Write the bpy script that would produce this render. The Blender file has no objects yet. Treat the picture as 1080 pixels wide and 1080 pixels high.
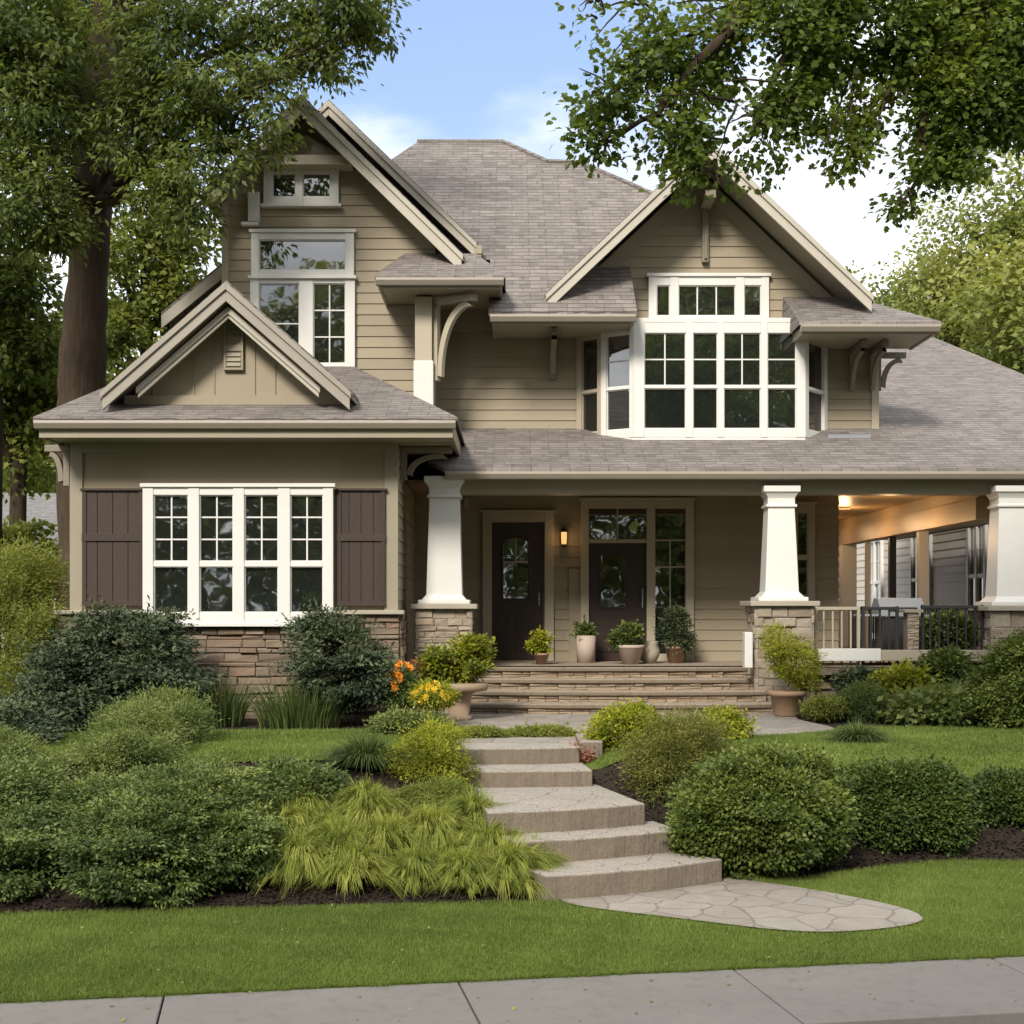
import bpy, math, random
import numpy as np
from mathutils import Vector
random.seed(7)
C = bpy.context.scene
# ---------------------------------------------------------------- camera, sky, sun
F = 1500.0; CX = 540.0; HY = 640.0            # focal length and horizon of the photograph, in its pixels
cam_d = bpy.data.cameras.new('camera'); cam = bpy.data.objects.new('camera', cam_d)
C.collection.objects.link(cam); C.camera = cam
cam.location = (0, 0, 0); cam.rotation_euler = (math.radians(90), 0, 0)
cam_d.sensor_width = 36; cam_d.lens = 36*F/1080; cam_d.shift_y = (HY-540)/1080
cam_d.clip_start = 0.1; cam_d.clip_end = 2000
C.view_settings.view_transform = 'Standard'; C.view_settings.look = 'None'
C.view_settings.gamma = 1; C.view_settings.exposure = 1.35
SUN_EL, SUN_AZ = 36, 200      # azimuth clockwise from +Y : behind the camera, slightly left
W = bpy.data.worlds.new('World'); C.world = W; W.use_nodes = True
nt = W.node_tree; nt.nodes.clear()
def wn(t, **k):
    n = nt.nodes.new(t)
    for a, b in k.items(): setattr(n, a, b)
    return n
out = wn('ShaderNodeOutputWorld'); bg = wn('ShaderNodeBackground'); bg.inputs[1].default_value = 0.145
sky = wn('ShaderNodeTexSky', sky_type='NISHITA', sun_disc=False, sun_elevation=math.radians(SUN_EL), sun_rotation=math.radians(SUN_AZ))
sky.dust_density = 1.5
tc = wn('ShaderNodeTexCoord'); mp = wn('ShaderNodeMapping'); mp.inputs['Scale'].default_value = (1, 1, 2.2)
nz = wn('ShaderNodeTexNoise'); nz.inputs['Scale'].default_value = 4.2; nz.inputs['Detail'].default_value = 7; nz.inputs['Roughness'].default_value = .55
dist = wn('ShaderNodeVectorMath', operation='DISTANCE'); dist.inputs[1].default_value = Vector((-.10, 1, .44)).normalized()
ma = wn('ShaderNodeMath', operation='MULTIPLY_ADD'); ma.inputs[1].default_value = 1.9
ml = wn('ShaderNodeMath', operation='MULTIPLY_ADD'); ml.inputs[1].default_value = 1.5
rmp = wn('ShaderNodeMapRange'); rmp.interpolation_type = 'SMOOTHSTEP'
rmp.inputs[1].default_value = .86; rmp.inputs[2].default_value = 1.32
mx = wn('ShaderNodeMix', data_type='RGBA')
L = nt.links.new
L(tc.outputs['Generated'], mp.inputs[0]); L(mp.outputs[0], nz.inputs[0])
L(tc.outputs['Generated'], dist.inputs[0]); L(dist.outputs['Value'], ma.inputs[0]); ma.inputs[2].default_value = 0
L(nz.outputs[0], ml.inputs[0]); L(ma.outputs[0], ml.inputs[2]); L(ml.outputs[0], rmp.inputs[0])
L(rmp.outputs[0], mx.inputs[0]); pale = wn('ShaderNodeMix', data_type='RGBA'); pale.inputs[0].default_value = .65; pale.inputs[7].default_value = (0.95, 1.25, 2.1, 1); L(sky.outputs[0], pale.inputs[6]); L(pale.outputs[2], mx.inputs[6]); cl = wn('ShaderNodeMix', data_type='RGBA'); cl.inputs[6].default_value = (2.9, 3.05, 3.35, 1); cl.inputs[7].default_value = (4.7, 4.75, 4.8, 1); nz2 = wn('ShaderNodeTexNoise'); nz2.inputs['Scale'].default_value = 6; nz2.inputs['Detail'].default_value = 5; cr2 = wn('ShaderNodeMapRange'); cr2.inputs[1].default_value = .4; cr2.inputs[2].default_value = .6; L(mp.outputs[0], nz2.inputs[0]); L(nz2.outputs[0], cr2.inputs[0]); L(cr2.outputs[0], cl.inputs[0]); L(cl.outputs[2], mx.inputs[7])
L(mx.outputs[2], bg.inputs[0]); L(bg.outputs[0], out.inputs[0])
sl = bpy.data.lights.new('sun', 'SUN'); sl.energy = 2.0; sl.angle = math.radians(14); sl.color = (1, .93, .82)
so = bpy.data.objects.new('sun', sl); C.collection.objects.link(so)
_a, _e = math.radians(SUN_AZ), math.radians(SUN_EL)
so.rotation_euler = Vector((math.sin(_a)*math.cos(_e), math.cos(_a)*math.cos(_e), math.sin(_e))).to_track_quat('Z', 'Y').to_euler()

# ---------------------------------------------------------------- materials
def mat(name): 
    m = bpy.data.materials.new(name); m.use_nodes = True; m.node_tree.nodes.clear(); return m
class N:
    def __init__(s, m): s.t = m.node_tree
    def n(s, typ, ins=None, **k):
        x = s.t.nodes.new(typ)
        for a, b in k.items(): setattr(x, a, b)
        for a, b in (ins or {}).items():
            if hasattr(b, 'links') or isinstance(b, bpy.types.NodeSocket): s.t.links.new(b, x.inputs[a])
            else: x.inputs[a].default_value = b
        return x
    def mixc(s, f, a, b, mode='MIX'):
        x = s.t.nodes.new('ShaderNodeMix'); x.data_type = 'RGBA'; x.blend_type = mode
        for i, v in ((0, f), (6, a), (7, b)):
            if isinstance(v, bpy.types.NodeSocket): s.t.links.new(v, x.inputs[i])
            else: x.inputs[i].default_value = v if i == 0 else tuple(v)+((1,) if len(v) == 3 else ())
        return x.outputs[2]
    def uv(s): return s.n('ShaderNodeUVMap', uv_map='UVMap').outputs[0]
    def obj(s): return s.n('ShaderNodeTexCoord').outputs['Object']
    def noise(s, vec, sc, det=4, rough=.55, scale3=None):
        if scale3: vec = s.n('ShaderNodeMapping', {'Vector': vec, 'Scale': scale3}).outputs[0]
        return s.n('ShaderNodeTexNoise', {'Vector': vec, 'Scale': sc, 'Detail': det, 'Roughness': rough}).outputs[0]
    def ramp(s, f, stops):
        x = s.n('ShaderNodeValToRGB', {0: f}); e = x.color_ramp.elements
        while len(e) < len(stops): e.new(.5)
        for i, (p, c) in enumerate(stops): e[i].position = p; e[i].color = tuple(c)+(1,)
        return x.outputs[0]
    def math(s, op, a, b=0.0, c=0.0):
        return s.n('ShaderNodeMath', {0: a, 1: b, 2: c}, operation=op).outputs[0]
    def tint(s): return s.n('ShaderNodeAttribute', attribute_name='tint').outputs['Fac']
    def bump(s, h, st=.4, di=.01, nrm=None):
        d = {'Height': h, 'Strength': st, 'Distance': di}
        if nrm is not None: d['Normal'] = nrm
        return s.n('ShaderNodeBump', d).outputs[0]
    def out(s, col, rough=.7, nrm=None, spec=.4, **k):
        d = {'Base Color': col if isinstance(col, bpy.types.NodeSocket) else tuple(col)+(1,), 'Roughness': rough, 'Specular IOR Level': spec}
        if nrm is not None: d['Normal'] = nrm
        d.update(k)
        p = s.n('ShaderNodeBsdfPrincipled', d); s.n('ShaderNodeOutputMaterial', {0: p.outputs[0]}); return p
def sc(c, k): return tuple(min(1, x*k) for x in c)
def paint(name, c, rough=.6, dirt=.25, var=.12, grain=(1, 1, 1), gs=6, bumpst=.15):
    m = mat(name); n = N(m); o = n.obj()
    a = n.noise(o, 1.3, 5); b = n.noise(o, gs, 5, .6, grain)
    col = n.mixc(n.math('MULTIPLY', a, dirt*1.6), c, sc(c, .62))
    col = n.mixc(n.math('MULTIPLY', b, .35), col, sc(c, 1.15))
    col = n.mixc(n.math('MULTIPLY', n.tint(), var*2.5), col, sc(c, .7))
    n.out(col, rough, n.bump(b, bumpst, .01)); return m
M = {}
M['siding'] = paint('siding_paint', (.30, .25, .172), .62, .3, .16, (.6, .6, 6), 9, .25)
M['stucco'] = paint('taupe_render', (.28, .235, .16), .8, .25, .1, (1, 1, 1), 40, .3)
M['trim'] = paint('tan_trim', (.40, .35, .26), .55, .4, .2, (1, 1, 1), 12, .2)
M['rake'] = paint('weathered_board', (.47, .43, .355), .6, .55, .25, (3, 3, 1), 8, .3)
M['fascia'] = paint('eave_board', (.31, .27, .195), .5, .35, .15)
M['soffit'] = paint('soffit_board', (.27, .235, .17), .6, .25, .1)
M['gutter'] = paint('gutter_metal', (.29, .25, .20), .45, .3, .1)
M['old_board'] = paint('aged_board', (.34, .305, .25), .65, .7, .35, (3, 3, 1), 8, .4)
M['bracket'] = paint('bracket_wood', (.22, .19, .14), .6, .4, .2, (1, 1, 1), 10, .3)
M['white'] = paint('white_paint', (.62, .605, .57), .45, .22, .10, (1, 1, 3), 7, .10)
M['shutter'] = paint('dark_stained_wood', (.046, .029, .021), .6, .5, .35, (26, 1, 1.2), 5, .6)
M['door'] = paint('door_wood', (.036, .023, .019), .38, .4, .2, (20, 1, 1.2), 5, .3)
M['ceil'] = paint('porch_ceiling_boards', (.36, .25, .13), .4, .2, .15, (1, 8, 1), 5, .15)
M['metal'] = paint('dark_metal', (.03, .03, .032), .4, .2, .1)
M['steel'] = paint('grey_metal', (.25, .26, .28), .35, .2, .1)
M['terra'] = paint('terracotta', (.34, .22, .14), .8, .5, .1, (1, 1, 1), 14, .4)
M['tan_pot'] = paint('tan_stoneware', (.29, .21, .145), .85, .5, .1, (1, 1, 1), 16, .5)
M['cast'] = paint('cast_stone', (.36, .32, .25), .85, .5, .1, (1, 1, 1), 16, .5)
M['pink'] = paint('pale_clay', (.45, .36, .30), .8, .4, .1)
M['grey_siding'] = paint('neighbour_siding', (.62, .54, .45), .6, .2, .3, (1, 1, 6), 8, .2)
def m_roof(name, c0, c1):
    m = mat(name); n = N(m); u = n.uv()
    warp = n.noise(u, 1, 4, .6, (3.0, .8, 1))
    uu = n.n('ShaderNodeVectorMath', {0: u, 1: n.n('ShaderNodeCombineXYZ', {1: n.math('MULTIPLY', warp, .075)}).outputs[0]}, operation='ADD').outputs[0]
    br = n.n('ShaderNodeTexBrick', {'Vector': uu, 'Scale': 1.0, 'Color1': (0, 0, 0, 1), 'Color2': (1, 1, 1, 1), 'Mortar': (0, 0, 0, 1),
        'Mortar Size': .006, 'Mortar Smooth': .3, 'Bias': 0, 'Brick Width': .27, 'Row Height': .135}); br.offset = .37; br.offset_frequency = 3
    sx = n.n('ShaderNodeSeparateXYZ', {0: uu})
    row = n.math('FRACT', n.math('DIVIDE', sx.outputs[1], .135))
    big = n.noise(u, .55, 4); fine = n.noise(u, 60, 3)
    st = n.noise(u, 1, 4, .6, (2.5, 12, 1))
    br2 = n.n('ShaderNodeTexBrick', {'Vector': n.n('ShaderNodeMapping', {'Vector': uu, 'Location': (.11, 0, 0)}).outputs[0], 'Scale': 1.0, 'Color1': (0, 0, 0, 1), 'Color2': (1, 1, 1, 1), 'Mortar': (.3, .3, .3, 1),
        'Mortar Size': .0, 'Bias': 0, 'Brick Width': .155, 'Row Height': .135}); br2.offset = .61; br2.offset_frequency = 2
    col = n.mixc(n.mixc(.5, br.outputs[0], br2.outputs[0]), sc(c0, .82), sc(c1, 1.12))
    col = n.mixc(n.math('MULTIPLY', n.math('SUBTRACT', st, .35), .9), col, sc(c1, 1.5))
    col = n.mixc(n.math('MULTIPLY', big, .6), col, sc(c0, .8))
    col = n.mixc(n.math('MULTIPLY', fine, .35), col, sc(c0, .6))
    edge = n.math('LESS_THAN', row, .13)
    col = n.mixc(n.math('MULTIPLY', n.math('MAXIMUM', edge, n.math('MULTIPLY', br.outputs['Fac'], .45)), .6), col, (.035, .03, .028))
    h = n.math('ADD', n.math('MULTIPLY', n.math('SUBTRACT', 1, row), .8), n.math('MULTIPLY', n.n('ShaderNodeSeparateColor', {0: br.outputs[0]}).outputs[0], .5))
    n.out(col, .9, n.bump(fine, .3, .004, n.bump(h, .9, .02)), .2); return m
M['roof'] = m_roof('asphalt_shingles', (.135, .118, .106), (.285, .252, .232))
M['roof2'] = m_roof('grey_shingles', (.16, .155, .15), (.24, .23, .225))
def m_stone(name, cs, rough=.85, bs=.6):
    m = mat(name); n = N(m); o = n.obj()
    a = n.noise(o, 14, 6, .65); b = n.noise(o, 2.2, 4)
    col = n.ramp(n.tint(), [(i/(len(cs)-1), c) for i, c in enumerate(cs)])
    col = n.mixc(n.math('MULTIPLY', a, .75), col, (.10, .08, .06))
    col = n.mixc(n.math('MULTIPLY', b, .45), col, (.30, .22, .15))
    n.out(col, rough, n.bump(a, bs, .02), .25); return m
M['ledge'] = m_stone('ledge_stone', [(.21, .145, .10), (.10, .08, .06), (.27, .20, .14), (.16, .14, .11), (.24, .145, .10), (.12, .10, .08), (.30, .245, .185)])
M['pale_stone'] = m_stone('pale_ledge_stone', [(.40, .35, .275), (.25, .21, .165), (.47, .42, .34), (.32, .28, .22), (.38, .31, .23)])
M['riser'] = m_stone('riser_stone', [(.36, .28, .20), (.30, .23, .16), (.42, .34, .25)])
M['mortar'] = paint('mortar', (.12, .10, .08), .95, .4, .1, (1, 1, 1), 30, .5)
def m_slab(name, c, dark):
    m = mat(name); n = N(m); o = n.obj()
    a = n.noise(o, 2.4, 6, .6); f = n.noise(o, 45, 5, .7); v = n.noise(o, 8, 4, .6, (3, 3, .35))
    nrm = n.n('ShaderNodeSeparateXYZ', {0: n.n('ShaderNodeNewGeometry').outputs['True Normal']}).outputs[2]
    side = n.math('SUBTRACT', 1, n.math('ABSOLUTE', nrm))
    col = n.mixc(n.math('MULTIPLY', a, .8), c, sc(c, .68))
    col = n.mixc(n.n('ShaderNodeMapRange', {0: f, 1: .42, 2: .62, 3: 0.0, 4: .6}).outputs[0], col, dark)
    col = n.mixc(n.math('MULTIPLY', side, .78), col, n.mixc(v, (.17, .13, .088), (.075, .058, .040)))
    w = n.n('ShaderNodeVectorMath', {0: o, 1: n.n('ShaderNodeVectorMath', {0: n.n('ShaderNodeTexNoise', {'Vector': o, 'Scale': 2.6, 'Detail': 3}).outputs[1], 'Scale': .5}, operation='SCALE').outputs[0]}, operation='ADD').outputs[0]
    e = n.n('ShaderNodeTexVoronoi', {'Vector': w, 'Scale': 2.0}, feature='DISTANCE_TO_EDGE', voronoi_dimensions='2D').outputs[0]
    jn = n.math('MULTIPLY', n.n('ShaderNodeMapRange', {0: e, 1: .003, 2: .02, 3: 1.0, 4: 0.0}).outputs[0], n.math('SUBTRACT', 1, side))
    col = n.mixc(n.math('MULTIPLY', jn, .75), col, sc(dark, .6))
    n.out(col, .9, n.bump(f, .5, .012, n.bump(v, .5, .03, n.bump(a, .6, .05))), .25); return m
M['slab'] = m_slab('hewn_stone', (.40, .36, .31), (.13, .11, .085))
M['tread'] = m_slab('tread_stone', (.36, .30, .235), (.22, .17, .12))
def m_flag():
    m = mat('flagstone'); n = N(m); o = n.obj()
    w = n.n('ShaderNodeVectorMath', {0: o, 1: n.n('ShaderNodeVectorMath', {0: n.n('ShaderNodeTexNoise', {'Vector': o, 'Scale': 2.2, 'Detail': 3}).outputs[1], 'Scale': .32}, operation='SCALE').outputs[0]}, operation='ADD').outputs[0]
    v1 = n.n('ShaderNodeTexVoronoi', {'Vector': w, 'Scale': 3.0}, feature='DISTANCE_TO_EDGE', voronoi_dimensions='2D')
    v2 = n.n('ShaderNodeTexVoronoi', {'Vector': w, 'Scale': 3.0}, feature='F1', voronoi_dimensions='2D')
    a = n.noise(o, 6, 6, .65); f = n.noise(o, 50, 4)
    cs = n.n('ShaderNodeSeparateColor', {0: v2.outputs['Color']}).outputs[0]
    col = n.ramp(cs, [(0, (.27, .24, .205)), (.5, (.36, .325, .285)), (1, (.30, .275, .25))])
    col = n.mixc(n.math('MULTIPLY', a, .9), col, (.17, .145, .12))
    col = n.mixc(n.math('MULTIPLY', f, .3), col, (.2, .17, .14))
    j = n.n('ShaderNodeMapRange', {0: v1.outputs[0], 1: .008, 2: .035, 3: 1.0, 4: 0.0}).outputs[0]
    col = n.mixc(n.math('MULTIPLY', j, .45), col, (.13, .11, .085))
    h = n.math('SUBTRACT', n.math('MULTIPLY', a, .6), n.math('MULTIPLY', j, 1.0))
    n.out(col, .85, n.bump(h, .6, .02), .3); return m
M['flag'] = m_flag()
def m_ground(name, c0, c1, s1, s2, bst=.5, rough=.95):
    m = mat(name); n = N(m); o = n.obj()
    a = n.noise(o, s1, 5, .6); b = n.noise(o, s2, 6, .7)
    col = n.mixc(n.math('MULTIPLY', n.math('ADD', a, b), .55), c0, c1)
    n.out(col, rough, n.bump(b, bst, .03), .15); return m
M['mulch'] = m_ground('bark_mulch', (.012, .009, .007), (.058, .043, .033), 3, 38, 1.0)
M['lawn'] = m_ground('lawn_turf', (.05, .075, .012), (.11, .145, .028), .9, 30, .6)
M['asphalt'] = m_ground('asphalt', (.03, .03, .03), (.075, .072, .07), 1, 60, .4)
def m_conc():
    m = mat('pavement_concrete'); n = N(m); o = n.obj()
    a = n.noise(o, 1.2, 6, .6); f = n.noise(o, 90, 3, .7); g = n.noise(o, 9, 5, .7)
    col = n.mixc(a, (.15, .139, .127), (.215, .20, .182))
    col = n.mixc(n.math('MULTIPLY', f, .35), col, (.08, .075, .07))
    col = n.mixc(n.n('ShaderNodeMapRange', {0: g, 1: .5, 2: .75, 3: 0.0, 4: .5}).outputs[0], col, (.10, .09, .08))
    n.out(col, .9, n.bump(f, .3, .006), .25); return m
M['concrete'] = m_conc()
def m_glass():
    m = mat('window_glass'); n = N(m); o = n.obj()
    a = n.noise(o, 1.7, 2); n.out((.012, .014, .012), .02, n.bump(a, .12, .02), .5, IOR=2.7); return m
M['glass'] = m_glass()
def m_glow(name, c, s):
    m = mat(name); n = N(m); e = n.n('ShaderNodeEmission', {0: tuple(c)+(1,), 1: s}); n.n('ShaderNodeOutputMaterial', {0: e.outputs[0]}); return m
M['glow'] = m_glow('lamp_glow', (1, .50, .18), .5)
def m_bark(name, c0, c1):
    m = mat(name); n = N(m); o = n.obj()
    a = n.noise(o, 7, 6, .7, (2.2, 2.2, .35)); b = n.noise(o, 1.2, 3)
    col = n.mixc(a, c0, c1); col = n.mixc(n.math('MULTIPLY', b, .5), col, sc(c0, .8))
    n.out(col, .95, n.bump(a, 1.0, .08), .1); return m
M['bark'] = m_bark('bark', (.030, .021, .015), (.15, .11, .078))
M['stem'] = m_bark('stem_bark', (.03, .022, .014), (.10, .075, .045))
def leafm(name, dark, mid, light, trans=.3, rough=.55):
    m = mat(name); n = N(m)
    k = (1.25, 1.1, 1.05) if 'petal' not in name and 'red' not in name else (1, 1, 1)
    dark, mid, light = [tuple(a*b for a, b in zip(c, k)) for c in (dark, mid, light)]
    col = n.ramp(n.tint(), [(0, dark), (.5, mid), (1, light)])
    p = n.n('ShaderNodeBsdfPrincipled', {'Base Color': col, 'Roughness': rough, 'Specular IOR Level': .3})
    tcol = n.mixc(.5, col, n.mixc(1.0, col, (1.6, 1.5, .5), 'MULTIPLY'))
    t = n.n('ShaderNodeBsdfTranslucent', {0: tcol})
    x = n.n('ShaderNodeMixShader', {0: trans, 1: p.outputs[0], 2: t.outputs[0]})
    n.n('ShaderNodeOutputMaterial', {0: x.outputs[0]}); return m
M['lf_tree'] = leafm('tree_leaves', (.038, .062, .017), (.085, .128, .034), (.165, .22, .060), .5)
M['lf_near'] = leafm('broad_leaves', (.036, .068, .012), (.078, .13, .022), (.15, .21, .036), .5)
M['lf_gold'] = leafm('sunny_leaves', (.085, .125, .030), (.17, .225, .060), (.30, .35, .12), .45)
M['lf_bg'] = leafm('background_leaves', (.055, .082, .018), (.115, .160, .034), (.21, .265, .066), .45)
M['lf_dark'] = leafm('dark_needles', (.010, .022, .012), (.028, .050, .026), (.085, .115, .058), .15)
M['lf_jun'] = leafm('juniper_sprays', (.020, .043, .011), (.062, .106, .027), (.16, .215, .062), .25)
M['lf_box'] = leafm('boxwood_leaves', (.030, .050, .010), (.066, .105, .019), (.14, .19, .042), .25)
M['lf_hedge'] = leafm('hedge_leaves', (.014, .032, .007), (.034, .066, .013), (.08, .125, .025), .25)
M['lf_chart'] = leafm('chartreuse_blades', (.055, .095, .016), (.15, .215, .038), (.30, .36, .085), .35)
M['lf_yel'] = leafm('yellow_green_leaves', (.07, .10, .010), (.20, .25, .022), (.38, .42, .045), .35)
M['lf_mid'] = leafm('mid_green_leaves', (.025, .05, .012), (.065, .11, .03), (.15, .20, .06), .3)
M['lf_olive'] = leafm('olive_leaves', (.04, .06, .014), (.095, .125, .028), (.19, .21, .05), .35)
M['lf_grass'] = leafm('lawn_blades', (.060, .102, .018), (.108, .170, .034), (.17, .24, .058), .35)
M['lf_tuft'] = leafm('grass_tuft_blades', (.020, .042, .012), (.05, .085, .024), (.12, .16, .05), .25)
M['petal_o'] = leafm('orange_petals', (.7, .20, .01), (.85, .30, .02), (.9, .42, .03), .3)
M['petal_y'] = leafm('yellow_petals', (.7, .45, .02), (.85, .55, .03), (.9, .65, .06), .3)
M['petal_r'] = leafm('red_leaves', (.14, .04, .03), (.25, .09, .06), (.38, .18, .12), .3)

# ---------------------------------------------------------------- helpers
ORI = {}
def X(px, d): return (px-CX)*d/F
def Z(py, d): return (HY-py)*d/F
def P(px, py, d): return (X(px, d), d, Z(py, d))
def tag(o, label=None, cat=None, group=None, kind=None):
    if label: o['label'] = label
    if cat: o['category'] = cat
    if group: o['group'] = group
    if kind: o['kind'] = kind
    return o
def thing(name, label, cat, loc=(0, 0, 0), group=None):
    o = bpy.data.objects.new(name, None); C.collection.objects.link(o); o.location = loc; o.empty_display_size = .3
    ORI[o.name] = Vector(loc); return tag(o, label, cat, group)
def linkmesh(name, me, m, parent, loc):
    o = bpy.data.objects.new(name, me); C.collection.objects.link(o); me.materials.append(m)
    if parent: o.parent = parent; ORI[o.name] = ORI[parent.name]
    else: o.location = loc; ORI[o.name] = Vector(loc)
    return o
class Fr:
    """local wall frame: u along the wall, w outwards, z up"""
    def __init__(s, ox, oy, ang=0): s.o = (ox, oy); a = math.radians(ang); s.c, s.s = math.cos(a), math.sin(a)
    def __call__(s, u, w, z): return (s.o[0]+u*s.c+w*s.s, s.o[1]+u*s.s-w*s.c, z)
class MB:
    def __init__(s): s.v = []; s.f = []; s.t = []
    def add(s, vs, fs, t=None):
        b = len(s.v); s.v += [tuple(p) for p in vs]; t = random.random() if t is None else t
        for f in fs: s.f.append(tuple(b+i for i in f)); s.t.append(t)
    def hexa(s, p, t=None):   # p: 8 points, bottom 4 then top 4, counter-clockwise from above
        s.add(p, [(3, 2, 1, 0), (4, 5, 6, 7), (0, 1, 5, 4), (1, 2, 6, 5), (2, 3, 7, 6), (3, 0, 4, 7)], t)
    def box(s, x0, x1, y0, y1, z0, z1, t=None):
        s.hexa([(x0, y0, z0), (x1, y0, z0), (x1, y1, z0), (x0, y1, z0), (x0, y0, z1), (x1, y0, z1), (x1, y1, z1), (x0, y1, z1)], t)
    def fbox(s, fr, u0, u1, w0, w1, z0, z1, t=None):
        s.hexa([fr(u0, w1, z0), fr(u1, w1, z0), fr(u1, w0, z0), fr(u0, w0, z0), fr(u0, w1, z1), fr(u1, w1, z1), fr(u1, w0, z1), fr(u0, w0, z1)], t)
    def prism(s, pts, vec, t=None):   # polygon of 3D points extruded along vec
        n = len(pts); q = [tuple(Vector(p)+Vector(vec)) for p in pts]
        s.add(list(pts)+q, [tuple(range(n)), tuple(range(2*n-1, n-1, -1))]+[(i, i+n, (i+1) % n+n, (i+1) % n) for i in range(n)], t)
    def tube(s, pts, rad, seg=8, t=None, cap=True):
        pts = [Vector(p) for p in pts]; n = len(pts); vs = []
        up = None
        for i, p in enumerate(pts):
            d = (pts[min(i+1, n-1)]-pts[max(i-1, 0)]).normalized()
            if up is None: up = d.orthogonal().normalized()
            up = (up-d*up.dot(d)).normalized(); r2 = d.cross(up)
            r = rad[i] if isinstance(rad, (list, tuple)) else rad
            for k in range(seg):
                a = 2*math.pi*k/seg; vs.append(p+(up*math.cos(a)+r2*math.sin(a))*r)
        fs = []
        for i in range(n-1):
            for k in range(seg): a = i*seg+k; b = i*seg+(k+1) % seg; fs.append((a, b, b+seg, a+seg))
        if cap: fs += [tuple(range(seg-1, -1, -1)), tuple(range((n-1)*seg, n*seg))]
        s.add(vs, fs, t)
    def lathe(s, c, prof, seg=20, square=False, t=None):
        vs = []
        for r, z in prof:
            for k in range(seg):
                a = 2*math.pi*(k+.5)/seg; q = 1/max(abs(math.cos(a)), abs(math.sin(a))) if square else 1
                vs.append((c[0]+r*q*math.cos(a), c[1]+r*q*math.sin(a), c[2]+z))
        n = len(prof); fs = [(i*seg+k, i*seg+(k+1) % seg, (i+1)*seg+(k+1) % seg, (i+1)*seg+k) for i in range(n-1) for k in range(seg)]
        fs += [tuple(range(seg-1, -1, -1)), tuple(range((n-1)*seg, n*seg))]; s.add(vs, fs, t)
    def stones(s, fr, u0, u1, z0, z1, w0=0, hmin=.06, hmax=.13, lmin=.14, lmax=.45, dmax=.06):
        z = z0
        while z < z1-.01:
            h = min(random.uniform(hmin, hmax), z1-z)
            if z1-(z+h) < hmin*.6: h = z1-z
            u = u0
            while u < u1-.01:
                l = min(random.uniform(lmin, lmax), u1-u)
                if u1-(u+l) < lmin*.6: l = u1-u
                d = random.uniform(dmax*.2, dmax); g = .004; i = random.uniform(.006, .02)
                a, b, c, e = u+g, u+l-g, z+g, z+h-g; j = lambda: random.uniform(-.012, .012)
                back = [(a, c), (b, c), (b, e), (a, e)]; fnt = [(a+i, c+i), (b-i, c+i), (b-i, e-i), (a+i, e-i)]
                vs = [fr(p, w0, q) for p, q in back]+[fr(p, w0+d*.75, q) for p, q in back]+[fr(p+j(), w0+d+j(), q+j()) for p, q in fnt]
                s.add(vs, [(8, 9, 10, 11)]+[(k, (k+1) % 4, (k+1) % 4+4, k+4) for k in range(4)]+[(k+4, (k+1) % 4+4, (k+1) % 4+8, k+8) for k in range(4)])
                u += l
            z += h
    def build(s, name, m, parent=None, loc=(0, 0, 0), bevel=0, smooth=False, label=None, subdiv=0):
        o0 = ORI[parent.name] if parent else Vector(loc)
        me = bpy.data.meshes.new(name); me.from_pydata([(a-o0.x, b-o0.y, c-o0.z) for a, b, c in s.v], [], s.f)
        at = me.attributes.new('tint', 'FLOAT', 'FACE'); at.data.foreach_set('value', s.t)
        uv = me.uv_layers.new(name='UVMap'); d = []
        for p in me.polygons:
            n = p.normal
            if abs(n.z) > .985: ua, va = Vector((1, 0, 0)), Vector((0, 1, 0))
            else:
                if abs(n.z) < 1e-4 and False: pass
                ua = Vector((0, 0, 1)).cross(n).normalized(); va = n.cross(ua)
            for vi in p.vertices:
                co = me.vertices[vi].co+o0; d += [co.dot(ua), co.dot(va)]
        uv.data.foreach_set('uv', d)
        if smooth:
            for p in me.polygons: p.use_smooth = True
        o = linkmesh(name, me, m, parent, loc)
        if bevel:
            b = o.modifiers.new('b', 'BEVEL'); b.width = bevel; b.segments = 2; b.limit_method = 'ANGLE'; b.harden_normals = False
        if label: o['label'] = label
        return o
def F0(d): return Fr(0, d, 0)
def wall(mb, fr, poly, exposure=.165, backing=.15):
    """lap siding over a convex (u,z) polygon: solid backing plus one wedge per board"""
    mb.prism([fr(u, 0, z) for u, z in poly], Vector(fr(0, -backing, 0))-Vector(fr(0, 0, 0)), .5)
    def span(z):
        xs = []
        for i in range(len(poly)):
            (a, b), (c, d) = poly[i], poly[(i+1) % len(poly)]
            if abs(d-b) < 1e-9:
                if abs(z-b) < 1e-6: xs += [a, c]
            elif min(b, d)-1e-6 <= z <= max(b, d)+1e-6: xs.append(a+(c-a)*(z-b)/(d-b))
        return (min(xs), max(xs)) if xs else None
    z0 = min(p[1] for p in poly); z1 = max(p[1] for p in poly); z = z0
    while z < z1-.02:
        t = min(z+exposure, z1-.002); A = span(z+.002); B = span(t)
        if A and B:
            n = max(1, int((A[1]-A[0])/2.8)); jt = [0]+sorted(random.random() for _ in range(n-1))+[1]
            for i in range(n):
                k0, k1 = jt[i], jt[i+1]; g = .002 if n > 1 else 0
                a0, a1 = A[0]+(A[1]-A[0])*k0+g, A[0]+(A[1]-A[0])*k1-g; b0, b1 = B[0]+(B[1]-B[0])*k0+g, B[0]+(B[1]-B[0])*k1-g
                mb.hexa([fr(a0, .022, z+.002), fr(a1, .022, z+.002), fr(a1, .001, z+.002), fr(a0, .001, z+.002),
                         fr(b0, .005, t+.004), fr(b1, .005, t+.004), fr(b1, .001, t+.004), fr(b0, .001, t+.004)])
        z += exposure
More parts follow.
